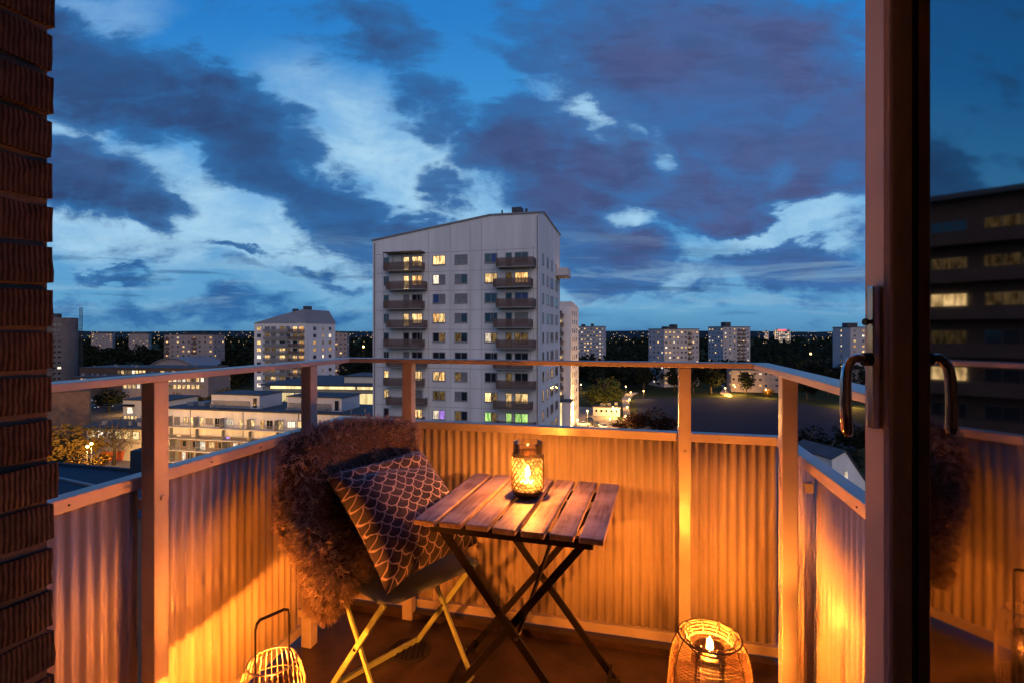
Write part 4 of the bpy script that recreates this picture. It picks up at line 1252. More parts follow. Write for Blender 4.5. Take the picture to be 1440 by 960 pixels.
def block(label, Y, pc, pf, ps, front_right, top_py, depth, wall='white2', nf=10, cols=8, scols=3, lit=.35, seed=1, base=ZG, roof='roof', litset=('warm', 'warm', 'cool', 'warm2', 'dim'),
          boxes=((.45, .6, 2.2),), group=None, name='apartment_block', win=(1.25, 1.1), balc=None, floors_h=2.8, first=1.7, balcmat='balc'):
    rg = random.Random(seed)
    C = Vector(((pc-CX)/F*Y, Y, base))
    rz, w, s_ = solve_rot(C, pf, ps, depth, front_right)
    o = C if front_right else C - Vector((math.cos(rz), math.sin(rz), 0))*w
    ro = thing(name, label, 'apartment building', o, rz, group)
    zt_ = EYE-(top_py-HY)/F*Y-base
    mb = MB(); mb.b2(0, w, 0, s_, 0, zt_-.35); mb.build('wall', M[wall], ro)
    mb = MB(); mb.b2(-.25, w+.25, -.25, s_+.25, zt_-.35, zt_); rf = mb.build('roof', M[roof], ro)
    for a, b, h in boxes:
        mb = MB(); mb.b2(a*w, b*w, s_*.3, s_*.6, zt_+.002, zt_+h); mb.build('roof_box', M['roof'], rf)
    for k in range(nf):
        z = zt_-first-.35-k*floors_h
        if z < 1.0: break
        for i in range(cols):
            if balc and i in balc:
                x0 = (i+.1)*w/cols; x1 = (i+.9)*w/cols
                mb = MB(); mb.b2(x0, x1, -1.2, -.02, z-1.3, z-.3); mb.build('balcony', M[balcmat], ro)
            x = (i+.5)*w/cols
            p = rg.choice(litset) if rg.random() < lit else rg.choice(('glass', 'glass', 'curtain'))
            add_win(ro, x, 0, z, min(win[0], w/cols*.75), win[1], (p, p), frame='frame')
        for i in range(scols):
            y = (i+.5)*s_/scols
            p = rg.choice(litset) if rg.random() < lit else rg.choice(('glass', 'glass', 'curtain'))
            if front_right: add_win(ro, 0, y, z, win[0], win[1], (p, p), rz=R(-90))
            else: add_win(ro, w, y, z, win[0], win[1], (p, p), rz=R(90))
    return ro, w, s_, zt_


block('ten storey pale block rising beside the white tower, many windows lit', 400, 846, 812, 852, False, 458.6, 14, nf=12, cols=8, scols=2, lit=.42, seed=4, wall='greywall', boxes=((.1, .22, 1.6), (.5, .57, 2.0)))
block('wide pale tower block left of the railing post across the field', 284, 934, 983, 912, True, 462, 15, nf=11, cols=9, scols=4, lit=.34, seed=8, boxes=((.2, .4, 1.2), (.42, .52, 2.4)), balc=(6,), wall='greywall')
block('pale tower block above the trees with brown balconies and a roof hut', 367, 1017, 1055, 996, True, 459, 15, nf=12, cols=6, scols=5, lit=.40, seed=12, boxes=((.25, .45, 3.2),), balc=(3, 4), wall='greywall')
block('tall grey block at the right behind the door handle', 276, 1196, 1232, 1171, True, 459.5, 16, nf=8, cols=3, scols=1, lit=.8, seed=15, boxes=((.1, .5, 2.2),), wall='greywall')
block('long low block of flats beyond the field with a lit ground floor', 262, 1028, 1096, 1022, True, 519, 10, nf=4, cols=9, scols=2, lit=.42, seed=19, boxes=((.5, .53, .5),), wall='pinkwall', floors_h=2.9)
block('broad pale slab block on the left with two brown balcony stacks', 318, 300, 231, 316, False, 470, 13, nf=10, cols=9, scols=3, lit=.30, seed=23, boxes=((.35, .4, 1.2), (.7, .72, 2)), balc=(0, 5), wall='pinkwall')
block('small distant block with roof hut among dark trees, leftmost', 700, 158, 128, 162, False, 468.5, 14, nf=6, cols=6, scols=1, lit=.35, seed=31, boxes=((.3, .9, 2),), group=None, litset=('warm2', 'dim', 'warm'), wall='pinkwall')
block('second small distant block among dark trees, right of its twin', 720, 209, 181, 213, False, 469, 14, nf=6, cols=6, scols=1, lit=.4, seed=33, boxes=((.2, .8, 2),), litset=('warm2', 'dim', 'warm'), wall='pinkwall')
block('low grey block tucked behind the hipped roof tower', 330, 488, 470, 491, False, 467, 12, nf=9, cols=3, scols=1, lit=.15, seed=35, boxes=((.1, .2, .8),), wall='pinkwall')
r_, w_, s_, z_ = block('distant office tower with a red rooftop sign on the horizon', 1500, 1110, 1089, 1112, False, 463.5, 18, nf=18, cols=7, scols=2, lit=.75, seed=40, boxes=((.1, .2, 2),), litset=('cool', 'warm', 'warm2'), name='office_tower', win=(3.6, 2.2))
mb = MB(); mb.b2(w_*.25, w_*.80, -.5, -.3, z_-3.2, z_+.4); mb.build('sign', M['red'], r_)
block('slim distant tower left of the red sign tower on the horizon', 1500, 1080, 1074.5, 1081, False, 465.5, 14, nf=16, cols=3, scols=1, lit=.6, seed=41, boxes=((.3, .6, 2),), litset=('warm2', 'warm'), name='office_tower', win=(2.4, 2.0))

# ---- dark rounded tower at the far left with a lattice mast
C = Vector(((83-CX)/F*285, 285, ZG))
rt = thing('round_tower', 'dark rounded concrete tower with a mast at the left edge', 'tower', C)
rr = 21*285/F; zt_ = EYE+(HY-447)/F*285-ZG
mb = MB(); nn = 40
mb.lathe([(rr, 0), (rr, zt_), (rr-.6, zt_), (rr-.6, zt_-1), (0.01, zt_-1)], nn); mb.build('wall', M['dimwall'], rt)
for k in range(12):
    for a in (-62, -100, -48):
        aa = R(a); z = zt_-4-k*2.9
        p = 'cool' if rng.random() < .10 else 'glass'
        add_win(rt, rr*math.cos(aa), rr*math.sin(aa), z, 1.6, 1.2, (p,), rz=aa+R(90), frame='frame')
for k in range(12):
    mb = MB(); aa = R(-74); c_ = Vector((rr*math.cos(aa), rr*math.sin(aa), zt_-4.6-k*2.9)); mb.box(c_, (2.6, 1.6, 1.0), aa+R(90)); mb.build('balcony', M['balc'], rt)
mb = MB(); mx_, my_ = rr*.95, rr*.62
for q in ((-.5, -.5), (.5, -.5), (.5, .5), (-.5, .5)): mb.tube([(mx_+q[0], my_+q[1], 0), (mx_+q[0], my_+q[1], zt_+6)], .11, 4)
for k in range(26):
    z = zt_+6-k*1.4; s0 = 1 if k % 2 else -1
    mb.tube([(mx_-.5*s0, my_-.5, z), (mx_+.5*s0, my_-.5, z-1.4)], .07, 4); mb.tube([(mx_+.5, my_-.5*s0, z), (mx_+.5, my_+.5*s0, z-1.4)], .07, 4)
mb.build('mast', M['roof'], rt)
mb = MB()
for k in range(8): mb.tube([(-rr*.6+k*rr*.14, -rr*.5, zt_-.5), (-rr*.6+k*rr*.14, -rr*.5, zt_+1.0+.9*(k % 3 == 2))], .09, 4)
mb.b2(0, rr*.45, -rr*.6, -rr*.3, zt_-.9, zt_+2.2); mb.build('roof_plant', M['roof'], rt)

# ---- terraced row building in the left middle ground
KO_r = Vector(((431-CX)/F*112, 112, ZG)); krz = R(-12.2)
kd = Vector((math.cos(krz), math.sin(krz), 0)); ko = KO_r - kd*38; kw = 62; kdep = 15
row = thing('terraced_flats', 'long white row of flats with balcony decks and boxes on its dark roof', 'apartment building', ko, krz)
kz = EYE-17.4-ZG
mb = MB(); mb.b2(0, kw, 0, kdep, 6.4, kz-.25); mb.build('upper_wall', M['white'], row)
mb = MB(); mb.b2(0, kw, .6, kdep-.002, 0, 6.4); mb.build('lower_wall', M['brownwall'], row)
mb = MB(); mb.b2(-.2, kw+.2, -.2, kdep+.2, kz-.25, kz); rf = mb.build('roof', M['roof'], row)
Kx = lambda px: tpx(ko, krz, px)
for (p0, p1, y0, y1, h) in ((283, 352, 3.0, 11, 3.0), (392, 470, 3.0, 11, 3.0)):
    mb = MB(); mb.b2(Kx(p0), Kx(p1), y0, y1, kz+.002, kz+h); bx_ = mb.build('roof_box', M['white2'], row)
    mb = MB(); mb.b2(Kx(p0)-.2, Kx(p1)+.2, y0-.2, y1+.2, kz+h+.002, kz+h+.2); mb.build('cover', M['roof'], bx_)
    mb = MB(); mb.b2(Kx(p0)+.3, Kx(p1)-2.5, y0-.12, y0-.02, kz+.15, kz+h*.55); mb.build('blue_panel', M['balcgrey'], bx_)
    add_win(row, Kx(p1)-1.2, y0, kz+1.3, 1.0, 2.2, ('glass',), frame='framedark')
for i_ in range(22):
    xx, yy = rng.uniform(1, kw-2), rng.choice((1.6, 2.2, 12.2, 13.4))
    mb = MB(); hh = rng.uniform(.35, .9); mb.tube([(xx, yy, kz+.003), (xx, yy, kz+hh)], .16, 8); mb.tube([(xx, yy, kz+hh), (xx, yy, kz+hh+.12)], .26, 8); mb.build('vent_pipe', M['metalroof'], row)
for xx in (8, 22, 36, 50):
    mb = MB(); mb.b2(xx-.05, xx+.05, -.12, -.022, 0, kz-.3); mb.build('downpipe', M['metalroof'], row)
for q in (.05, .1, .16, .62, .9):
    mb = MB(); mb.b2(kw*q, kw*q+1.8, 4, 6, kz+.003, kz+.9); mb.build('vent', M['metalroof'], row)
kf = 2.78
for k in range(5):
    z = kz-2.95-k*kf
    if z < 1.2: break
    yb = 0 if k < 3 else .6
    if k == 2: yb = 0
    i = 0; x = 1.0
    while x < kw-2:
        w = rng.choice((1.3, 1.6, 1.1, 2.0)); p = rng.choice(('warm', 'warm', 'warm2', 'cool', 'glass', 'curtain', 'glass', 'curtain', 'dim'))
        if k == 1 and abs(x-Kx(306)) < 1.6: p = 'violet'
        h = rng.choice((2.0, 1.5, 2.0)); yy = 0 if z-h/2 > 6.5 else .6
        add_win(row, x+w/2, yy, z+(0 if h > 1.8 else .2), w, h, (p,)*(2 if w > 1.2 else 1))
        x += w+rng.choice((.35, .5, .9, 1.4))
    yy = 0 if z-1.2 > 6.4 else .6
    mb = MB(); mb.b2(.2, kw-.2, yy-1.5, yy-.02, z-1.25, z-1.10); dk = mb.build('balcony_deck', M['white2'], row)
    mb = MB()
    xx = .25
    while xx < kw-.3:
        mb.b2(xx, xx+.04, yy-1.48, yy-1.44, z-1.098, z-.1); xx += .22
    mb.b2(.2, kw-.2, yy-1.5, yy-1.42, z-.1, z-.05); mb.build('balustrade', M['balcgrey'], dk)
    for j in range(9):
        mb = MB(); mb.b2(3+j*7, 3.12+j*7, yy-1.4, yy-.05, z-1.09, z+1.2); mb.build('screen', M['curtain'], dk)

# ---- lit commercial building behind the row
SO = Vector(((372-CX)/F*152, 152, ZG)); srz = R(-6)
sd = thing('shopping_hall', 'low commercial building with glowing yellow glass front behind the flats', 'commercial building', SO, srz)
sx = lambda px: tpx(SO, srz, px)
sw_ = sx(560); Zs = lambda py: EYE-(py-HY)/F*150-ZG
mb = MB(); mb.b2(0, sw_, 0, 30, 0, Zs(541)); mb.build('wall', M['cream'], sd)
mb = MB(); mb.b2(-.4, sw_+.4, -2.6, 30.2, Zs(541)+.002, Zs(539.5)); mb.build('roof', M['roof'], sd)
mb = MB(); mb.b2(-.3, sw_+.3, -2.4, -.05, Zs(551), Zs(549)); mb.build('canopy', M['metalroof'], sd)
mb = MB(); mb.b2(sx(478), sw_, 3, 16, Zs(539), Zs(530)); mb.build('roof_house', M['cream'], sd)
mb = MB(); mb.b2(sx(476), sw_+.3, 2.7, 16.4, Zs(530)+.003, Zs(529)); mb.build('roof', M['roof'], sd)
for (p0, p1) in ((375, 391), (392, 414), (415, 432), (433, 448), (452, 466), (482, 500), (503, 526), (528, 550)):
    add_win(sd, (sx(p0)+sx(p1))/2, 0, (Zs(552)+Zs(578))/2, sx(p1)-sx(p0), Zs(552)-Zs(578), ('shopglow', 'shopglow'))
for (p0, p1) in ((380, 440), (442, 500), (502, 550)):
    add_win(sd, (sx(p0)+sx(p1))/2, 0, (Zs(542.5)+Zs(547))/2, sx(p1)-sx(p0), Zs(542.5)-Zs(547), ('shopglow',)*4)

# ---- school-like buildings on the left
def lowblock(label, o, rz, w, d, h, wall, rows_z, wins, name='low_building', cat='building', roof='roof', over=.3):
    ro = thing(name, label, cat, o, rz)
    mb = MB(); mb.b2(0, w, 0, d, 0, h); mb.build('wall', M[wall], ro)
    mb = MB(); mb.b2(-over, w+over, -over, d+over, h+.002, h+.35); mb.build('roof', M[roof], ro)
    for i_ in range(7):
        xx, yy = rng.uniform(1, w-2), rng.uniform(1, d-1); hh = rng.uniform(.4, 1.3); ss = rng.uniform(.3, 1.2)
        mb = MB(); mb.b2(xx, xx+ss, yy, yy+ss*.8, h+.353, h+.353+hh); mb.build('roof_vent', M['metalroof'], ro)
    for z in rows_z:
        for (x, ww, hh_, p) in wins:
            p_ = p if isinstance(p, str) else rng.choice(p)
            add_win(ro, x, 0, z, ww, hh_, (p_,)*(2 if ww > 1.3 else 1))
    return ro


Ys = 205
so = Vector(((172-CX)/F*Ys, Ys, ZG))
L_ = 36.0
lowblock('two storey school with rows of bright yellow windows behind the street lamp', so, R(-4), L_, 14, EYE-(528-HY)/F*Ys-ZG, 'pinkwall',
         [EYE-(532.8-HY)/F*Ys-ZG, EYE-(542.5-HY)/F*Ys-ZG], [(1.2+i*1.9, 1.35, 1.7, ('warm', 'warm', 'warm', 'cool', 'dim')) for i in range(18)])
Ys = 262
so = Vector(((112-CX)/F*Ys, Ys, ZG))
lowblock('low dark hall with a strip of lit windows below the arched roof', so, R(-3), 66, 20, EYE-(517-HY)/F*Ys-ZG, 'darkwall',
         [EYE-(522.5-HY)/F*Ys-ZG], [(21+i*1.9, 1.5, 1.8, ('warm', 'warm', 'cool', 'dim')) for i in range(8)]+[(44+i*6, 2, 1.5, ('warm', 'dim')) for i in range(2)])
Ys = 240
so = Vector(((100-CX)/F*Ys, Ys, ZG))
lowblock('long flat pavilion with a strip of pale light under its eaves', so, R(-2), 26, 10, EYE-(530-HY)/F*Ys-ZG, 'darkwall',
         [EYE-(533-HY)/F*Ys-ZG], [(5+i*1.6, 1.3, .9, ('cool', 'warm')) for i in range(11)])
# arched hall
Ys = 290; ao = Vector(((207-CX)/F*Ys, Ys, ZG)); aw = 74/F*Ys
ah = thing('arched_hall', 'pale sports hall with a shallow arched roof', 'hall', ao, R(-3))
hz = EYE-(518-HY)/F*Ys-ZG; hp_ = EYE-(503.5-HY)/F*Ys-ZG
mb = MB(); nn = 16
arc = [(aw*i/nn, hz+(hp_-hz)*(1-(2*i/nn-1)**2)) for i in range(nn+1)]
pl = [(0, 0), (aw, 0)]+arc[::-1]
nn2 = len(pl); mb.add([(x, 0, z) for x, z in pl]+[(x, 26, z) for x, z in pl], [tuple(range(nn2)), tuple(range(2*nn2-1, nn2-1, -1))]+[(i, i+nn2, (i+1) % nn2+nn2, (i+1) % nn2) for i in range(nn2)])
mb.build('wall', M['pinkwall'], ah)
mb = MB(); vs = []
for (x, z) in arc:
    for y in (-1.0, 26.5): vs += [(x, y, z+.05), (x, y, z+.5)]
mb.add(vs, [f_ for i in range(nn) for f_ in ((4*i+1, 4*i+5, 4*i+7, 4*i+3), (4*i, 4*i+2, 4*i+6, 4*i+4), (4*i, 4*i+4, 4*i+5, 4*i+1), (4*i+2, 4*i+3, 4*i+7, 4*i+6))]); mb.build('roof', M['metalroof'], ah)
for q in (.3, .5, .7): add_win(ah, aw*q, 0, hz+1.5, 1.2, 1.2, ('glass',))

# peach building with awning and square window sign
Yp = 132; po = Vector(((173-CX)/F*Yp, Yp, ZG))
pb = thing('corner_building', 'peach coloured corner building with black awning beside the railing post', 'building', po, R(-8))
ph_ = EYE-(562-HY)/F*Yp-ZG
mb = MB(); mb.b2(0, 13, 0, 10, 0, ph_); mb.build('wall', M['cream'], pb)
mb = MB(); mb.b2(-.2, 13.2, -.2, 10.2, ph_+.002, ph_+.3); mb.build('roof', M['roof'], pb)
mb = MB(); mb.b2(.6, 3.4, -.8, -.02, ph_-1.5, ph_-1.0); mb.build('awning', M['blackmetal'], pb)
add_win(pb, 2.0, 0, ph_-2.6, 1.7, 1.7, ('cool',), frame='framedark')
for i in range(4): add_win(pb, .7+i*1.0, 0, ph_-4.6, .8, 1.3, ('warm', ), frame='framedark')
# low yellow lit building with dark roof
Yp = 122; po = Vector(((122-CX)/F*Yp, Yp, ZG))
lh = EYE-(600-HY)/F*Yp-ZG
yb_ = lowblock('low yellow walled building with dark flat roof behind the bare tree', po, R(-9), 20, 9, lh, 'cream', [lh-1.6], [(1.5+i*2.4, 1.7, 1.8, ('cool', 'warm', 'shopglow')) for i in range(8)], over=1.0)

# brown brick block at the left edge
Yb = 132; brz = R(38)
bcor = Vector(((126-CX)/F*Yb, Yb, ZG)); bw_ = 26
bk = thing('brick_building', 'plain dark brown brick building next to the brick pier', 'building', bcor - Vector((math.cos(brz), math.sin(brz), 0))*bw_, brz)
bh = EYE-(549-HY)/F*Yb-ZG
mb = MB(); mb.b2(0, bw_, 0, 12, 0, bh); mb.build('wall', M['brownwall'], bk)
mb = MB(); mb.b2(-.15, bw_+.15, -.15, 12.15, bh+.002, bh+.3); mb.build('roof', M['roof'], bk)
# near blue-black roof with upstand and box
zr0 = EYE-14.0
no = thing('flat_roofed_building', 'dark blue flat roof with a raised seam just below the balcony', 'building', (0, 0, 0))
q0, q1, q2, q3 = G(40, 650, zr0), G(203, 664, zr0), G(215, 720, zr0), G(10, 790, zr0)
mb = MB(); pl = [(q.x, q.y) for q in (q3, q2, q1, q0)]; mb.prism(pl, ZG, zr0-.05); mb.build('wall', M['brownwall'], no)
cx_ = sum(p[0] for p in pl)/4; cy_ = sum(p[1] for p in pl)/4
pl2 = [(cx_+(x-cx_)*1.02, cy_+(y-cy_)*1.02) for x, y in pl]
mb = MB(); mb.prism(pl2, zr0-.048, zr0); mb.build('roof', M['blueroof'], no)
e0, e1 = G(78, 672, zr0), G(160, 690, zr0)
mb = MB(); mb.bar((e0.x, e0.y, zr0+.09), (e1.x, e1.y, zr0+.09), .35, .16); mb.build('seam', M['metalroof'], no)
e0, e1 = q0, q1
mb = MB(); mb.bar((e0.x, e0.y, zr0+.14), (e1.x, e1.y, zr0+.14), .35, .26); mb.build('upstand', M['blueroof'], no)
e = G(196, 662, zr0); mb = MB(); mb.b2(e.x-.5, e.x+1.2, e.y-.6, e.y+.8, zr0+.002, zr0+2.2); mb.build('vent_box', M['blueroof'], no)

# small gabled house bottom right
Yh = 86
ho = Vector(((1170-CX)/F*Yh, Yh, ZG))
hs = thing('gabled_house', 'small pale gabled house with one lit window below the railing', 'house', ho, R(12))
zz = lambda py: EYE-(py-HY)/F*Yh-ZG
hw = 7.4; pk = 2.6
mb = MB(); pl = [(0, 0), (hw, 0), (hw, zz(688)), (pk, zz(635)), (0, zz(644.5))]
nn = len(pl); mb.add([(x, 0, z) for x, z in pl]+[(x, 9, z) for x, z in pl], [tuple(range(nn)), tuple(range(2*nn-1, nn-1, -1))]+[(i, i+nn, (i+1) % nn+nn, (i+1) % nn) for i in range(nn)]); mb.build('wall', M['white'], hs)
for (xa, za, xb, zb_) in ((pk, zz(635), hw+.4, zz(691)), (-.3, zz(645.5), pk, zz(635))):
    mb = MB(); mb.add([(xa, -.25, za+.03), (xb, -.25, zb_+.03), (xb, 9.25, zb_+.03), (xa, 9.25, za+.03), (xa, -.25, za+.2), (xb, -.25, zb_+.2), (xb, 9.25, zb_+.2), (xa, 9.25, za+.2)],
                      [(0, 3, 2, 1), (4, 5, 6, 7), (0, 1, 5, 4), (1, 2, 6, 5), (2, 3, 7, 6), (3, 0, 4, 7)]); mb.build('roof', M['roof'], hs)
add_win(hs, (1192-1170)/F*Yh/math.cos(R(12))+.1, 0, zz(670), .75, 1.7, ('cool', 'cool'))

# low white shed by the car park
shp = G(834, 584)
lowblock('low white shed with dark roof beside the car park', shp, R(-14.8), 9.5, 5, 3.2, 'white2', [1.9], [(1.2+i*1.8, .8, .9, 'glass') for i in range(5)])

# block of flats beyond the brick pier, only mirrored in the open door
vr = 51; va = R(-57)
mo = Vector((vr*math.sin(va), vr*math.cos(va), ZG))
mrz = R(57)
fx = Vector((math.cos(mrz), math.sin(mrz), 0))
mwid = 22
md = thing('apartment_block', 'dark block with lit window bands seen mirrored in the door glass', 'apartment building', mo - fx*mwid*.5, mrz)
mh = EYE+10.2-ZG
mb = MB(); mb.b2(0, mwid, 0, 12, 0, mh); mb.build('wall', M['darkwall'], md)
mb = MB(); mb.b2(-.5, mwid+.5, -.8, 12.3, mh+.002, mh+.4); mb.b2(6, 11, 2, 7, mh+.4, mh+3.4); mb.build('roof', M['roof'], md)
for k in range(11):
    z = mh-2.2-k*2.8
    mb = MB(); mb.b2(7, mwid-1, -1.5, -.02, z-1.4, z-.4); mb.build('balcony', M['darkwall'], md)
    for x, w in ((2.2, 2.6), (5.4, 2.0), (9, 2.6), (12.5, 3.0), (16, 2.2), (19.6, 2.4)):
        p = rng.choice(('warm', 'glass', 'warm2', 'dim', 'glass', 'dim'))
        add_win(md, x, 0, z, w, 1.3, (p,)*3, frame='framedark')

# ------------------------------------------------------------------ trees
def crown_mesh(seed, n, leaf, m_, lobes=9, squash=.85):
    rg = random.Random(seed); vs = []; fs = []
    lob = []
    for _ in range(lobes):
        v = Vector((rg.gauss(0, 1), rg.gauss(0, 1), rg.gauss(0, 1))).normalized()
        lob.append((Vector((v.x*.55, v.y*.55, v.z*.5*squash)), rg.uniform(.34, .56)))
    for _ in range(n):
        c, r_ = lob[rg.randrange(lobes)]
        v = Vector((rg.gauss(0, 1), rg.gauss(0, 1), rg.gauss(0, 1))).normalized()
        p = c+v*r_*rg.uniform(.55, 1.05)
        a = Vector((rg.gauss(0, 1), rg.gauss(0, 1), rg.gauss(0, 1))).normalized(); b = a.orthogonal().normalized()
        s_ = leaf*rg.uniform(.6, 1.3); i = len(vs)
        vs += [tuple(p-a*s_-b*s_*.2), tuple(p+b*s_*.6), tuple(p+a*s_), tuple(p-b*s_*.55)]
        fs.append((i, i+1, i+2, i+3))
    me = bpy.data.meshes.new('crown'); me.from_pydata(vs, [], fs); me.materials.append(m_); me.update()
    return me


CR = {}
for nm, mt_ in (('green', 'leafgreen'), ('dark', 'leafdark'), ('red', 'leafred'), ('gold', 'leafgold')):
    CR[nm] = [crown_mesh(50+i, 1500, .085, M[mt_]) for i in range(2)]
CR['sparse'] = [crown_mesh(77, 900, .035, M['leafgold'], 12)]
tk = MB()
tk.tube([(0, 0, 0), (.02, .01, .35), (-.01, .02, .62), (.01, 0, .95)], [.045, .034, .024, .006], 7)
for i in range(9):
    a = i*2.4; z0 = .36+.05*i; l = .42-.025*i
    tk.tube([(.0, 0, z0), (.5*l*math.cos(a), .5*l*math.sin(a), z0+.14), (l*math.cos(a), l*math.sin(a), z0+.33)], [.018, .011, .003], 5, caps=False)
trunk_me = tk.mesh('trunk', M['bark'], True)


def tree(label, base, h, w, kind, var=0, name='tree', group=None, cat='tree', low=.3):
    t_ = thing(name, label, cat, base, random.Random(int(base.x*7+base.y)).uniform(0, 6), group)
    link('trunk', trunk_me, t_, (0, 0, 0), 0, (w*.9, w*.9, h*.95))
    ch = h*(1-low*.5)
    link('crown', CR[kind][var % len(CR[kind])], t_, (0, 0, h-ch*.5), 0, (w*.55, w*.55, ch*.53))
    return t_


tree('large green broadleaf tree lit by lamps beside the white tower', G(851, 580), 14.0, 14.5, 'green', 0)
tree('broad russet tree at the near edge of the gravel field', Vector(((921-CX)/F*148, 148, ZG)), 8.2, 13, 'red', 0)
tree('smaller russet tree left of the broad one by the car park', Vector(((893-CX)/F*155, 155, ZG)), 6.0, 8, 'red', 1)
tree('low brown shrub between car park and footpath', Vector(((872-CX)/F*158, 158, ZG)), 3.6, 6, 'red', 0, 'shrub', None, 'shrub', .1)
tree('bright yellow green round bush beyond the gravel field', G(1081, 558), 4.4, 5.6, 'gold', 1, 'shrub', None, 'shrub', .1)
gfar = 'dark trees along the far side of the field'
for i, (px, Y, h, w, lb) in enumerate(((948, 262, 12, 9, 'dark tree in front of the wide tower block, left of the post'), (975, 255, 15, 12, 'dark tree directly right of the railing post'),
                                       (1000, 252, 16, 13, 'tall dark tree before the lit footpath'), (1049, 250, 12.5, 8, 'dark conical tree in front of the long low flats'),
                                       (905, 270, 14, 13, 'dark tree above the left corner of the field'), (925, 300, 15, 14, 'dark tree under the wide tower block'),
                                       (870, 300, 13, 14, 'dark tree behind the green lit tree'), (1165, 245, 13, 8, 'dark tree at the right beyond the corner post'),
                                       (1135, 230, 10, 9, 'dark low tree just right of the corner post'))):
    tree(lb, Vector(((px-CX)/F*Y, Y, ZG)), h, w, 'dark', i, group=gfar)
for i, (px, Y, h, w, lb) in enumerate(((1140, 120, 8, 12, 'dark overgrown tree below the right corner post'), (1165, 105, 8, 12, 'dark tree left of the gabled house'), (1205, 125, 8, 12, 'dark tree behind the gabled house'))):
    tree(lb, Vector(((px-CX)/F*Y, Y, ZG)), h, w, 'dark', i)
tree('large golden autumn tree glowing beside the brick pier', Vector(((96-CX)/F*112, 112, ZG)), 10.5, 14, 'gold', 0)
tree('second golden autumn tree, lower, above the blue roof', Vector(((122-CX)/F*104, 104, ZG)), 6.0, 9.5, 'gold', 1)
tree('thin branched tree with few golden leaves over the orange skip', Vector(((160-CX)/F*116, 116, ZG)), 10.5, 10, 'sparse', 0)
tree('yellowing shrub beside the dark vent box', Vector(((190-CX)/F*100, 100, ZG)), 3.2, 4.0, 'green', 0, 'shrub', None, 'shrub', .1)
tree('round dark tree over the parked cars', Vector(((153-CX)/F*195, 195, ZG)), 9.5, 11, 'dark', 0)
for i, (px, Y, h, w, lb) in enumerate(((250, 188, 8.5, 9, 'orange lit tree in front of the school, left'), (276, 186, 8, 9, 'orange lit tree in front of the school, right'), (312, 182, 11, 10, 'glowing orange tree left of the hipped roof tower'), (340, 190, 9, 9, 'dim golden tree at the foot of the hipped roof tower'))):
    tree(lb, Vector(((px-CX)/F*Y, Y, ZG)), h, w, 'gold', i, group='autumn trees in front of the school')

# wooded belt that fills the middle distance
rg = random.Random(99); vs = []; fs = []
keep = [(934, 284, 40), (1017, 367, 40), (300, 318, 60), (1060, 262, 30), (846, 400, 25)]
for _ in range(3200):
    Y = 275+rg.random()**1.6*2200; px = rg.uniform(-60, 1420)
    x = (px-CX)/F*Y
    if Y < 330 and 760 < px < 1130 and rg.random() < .6: continue
    if px < 520 and Y < 335 and not (Y > 245 and (318 < px < 352 or px > 482)): continue
    h = rg.uniform(9, 15); r_ = rg.uniform(3.5, 7.5)
    nl = 70 if Y < 700 else 34
    for _k in range(nl):
        v = Vector((rg.gauss(0, 1), rg.gauss(0, 1), rg.gauss(0, 1))).normalized()*rg.uniform(.5, 1)
        p = Vector((x+v.x*r_, Y+v.y*r_, ZG+h*.55+v.z*h*.5))
        a = Vector((rg.gauss(0, 1), rg.gauss(0, 1), rg.gauss(0, 1))).normalized(); b = a.orthogonal().normalized()
        s_ = r_*(.26 if Y < 700 else .4); i = len(vs)
        vs += [tuple(p-a*s_), tuple(p+b*s_*.8), tuple(p+a*s_), tuple(p-b*s_*.8)]; fs.append((i, i+1, i+2, i+3))
me = bpy.data.meshes.new('woodland'); me.from_pydata(vs, [], fs); me.materials.append(M['leafdark']); me.update()
stuff(link('woodland', me))

# ------------------------------------------------------------------ street lamps
lm = MB(); lm.tube([(0, 0, 0), (0, 0, 3.6)], [.09, .05], 8); pole_me = lm.mesh('pole', M['roof'])
lm = MB(); lm.lathe([(.0, 3.6), (.18, 3.62), (.26, 3.8), (.18, 4.0), (.0, 4.05)], 12); head_me = lm.mesh('lamp_head', M['lampglow'], True)


def lamp(base, label, watts, h=4.0, group=None, size=1.0, colr=(1.0, .50, .12)):
    t_ = thing('street_lamp', label, 'street lamp', base, 0, group)
    k = h/4.0
    link('pole', pole_me, t_, (0, 0, 0), 0, (1, 1, k)); link('lamp_head', head_me, t_, (0, 0, (h-4.0) if size == 1 else h-3.85*size), 0, (size, size, 1 if size == 1 else size))
    ld = bpy.data.lights.new('lamp_light', 'POINT'); ld.energy = watts*2.6; ld.color = colr; ld.shadow_soft_size = .3
    lo = bpy.data.objects.new('lamp_light', ld); COL.objects.link(lo); lo.parent = t_; lo.location = (0, -.45*size, h-.35)
    return t_


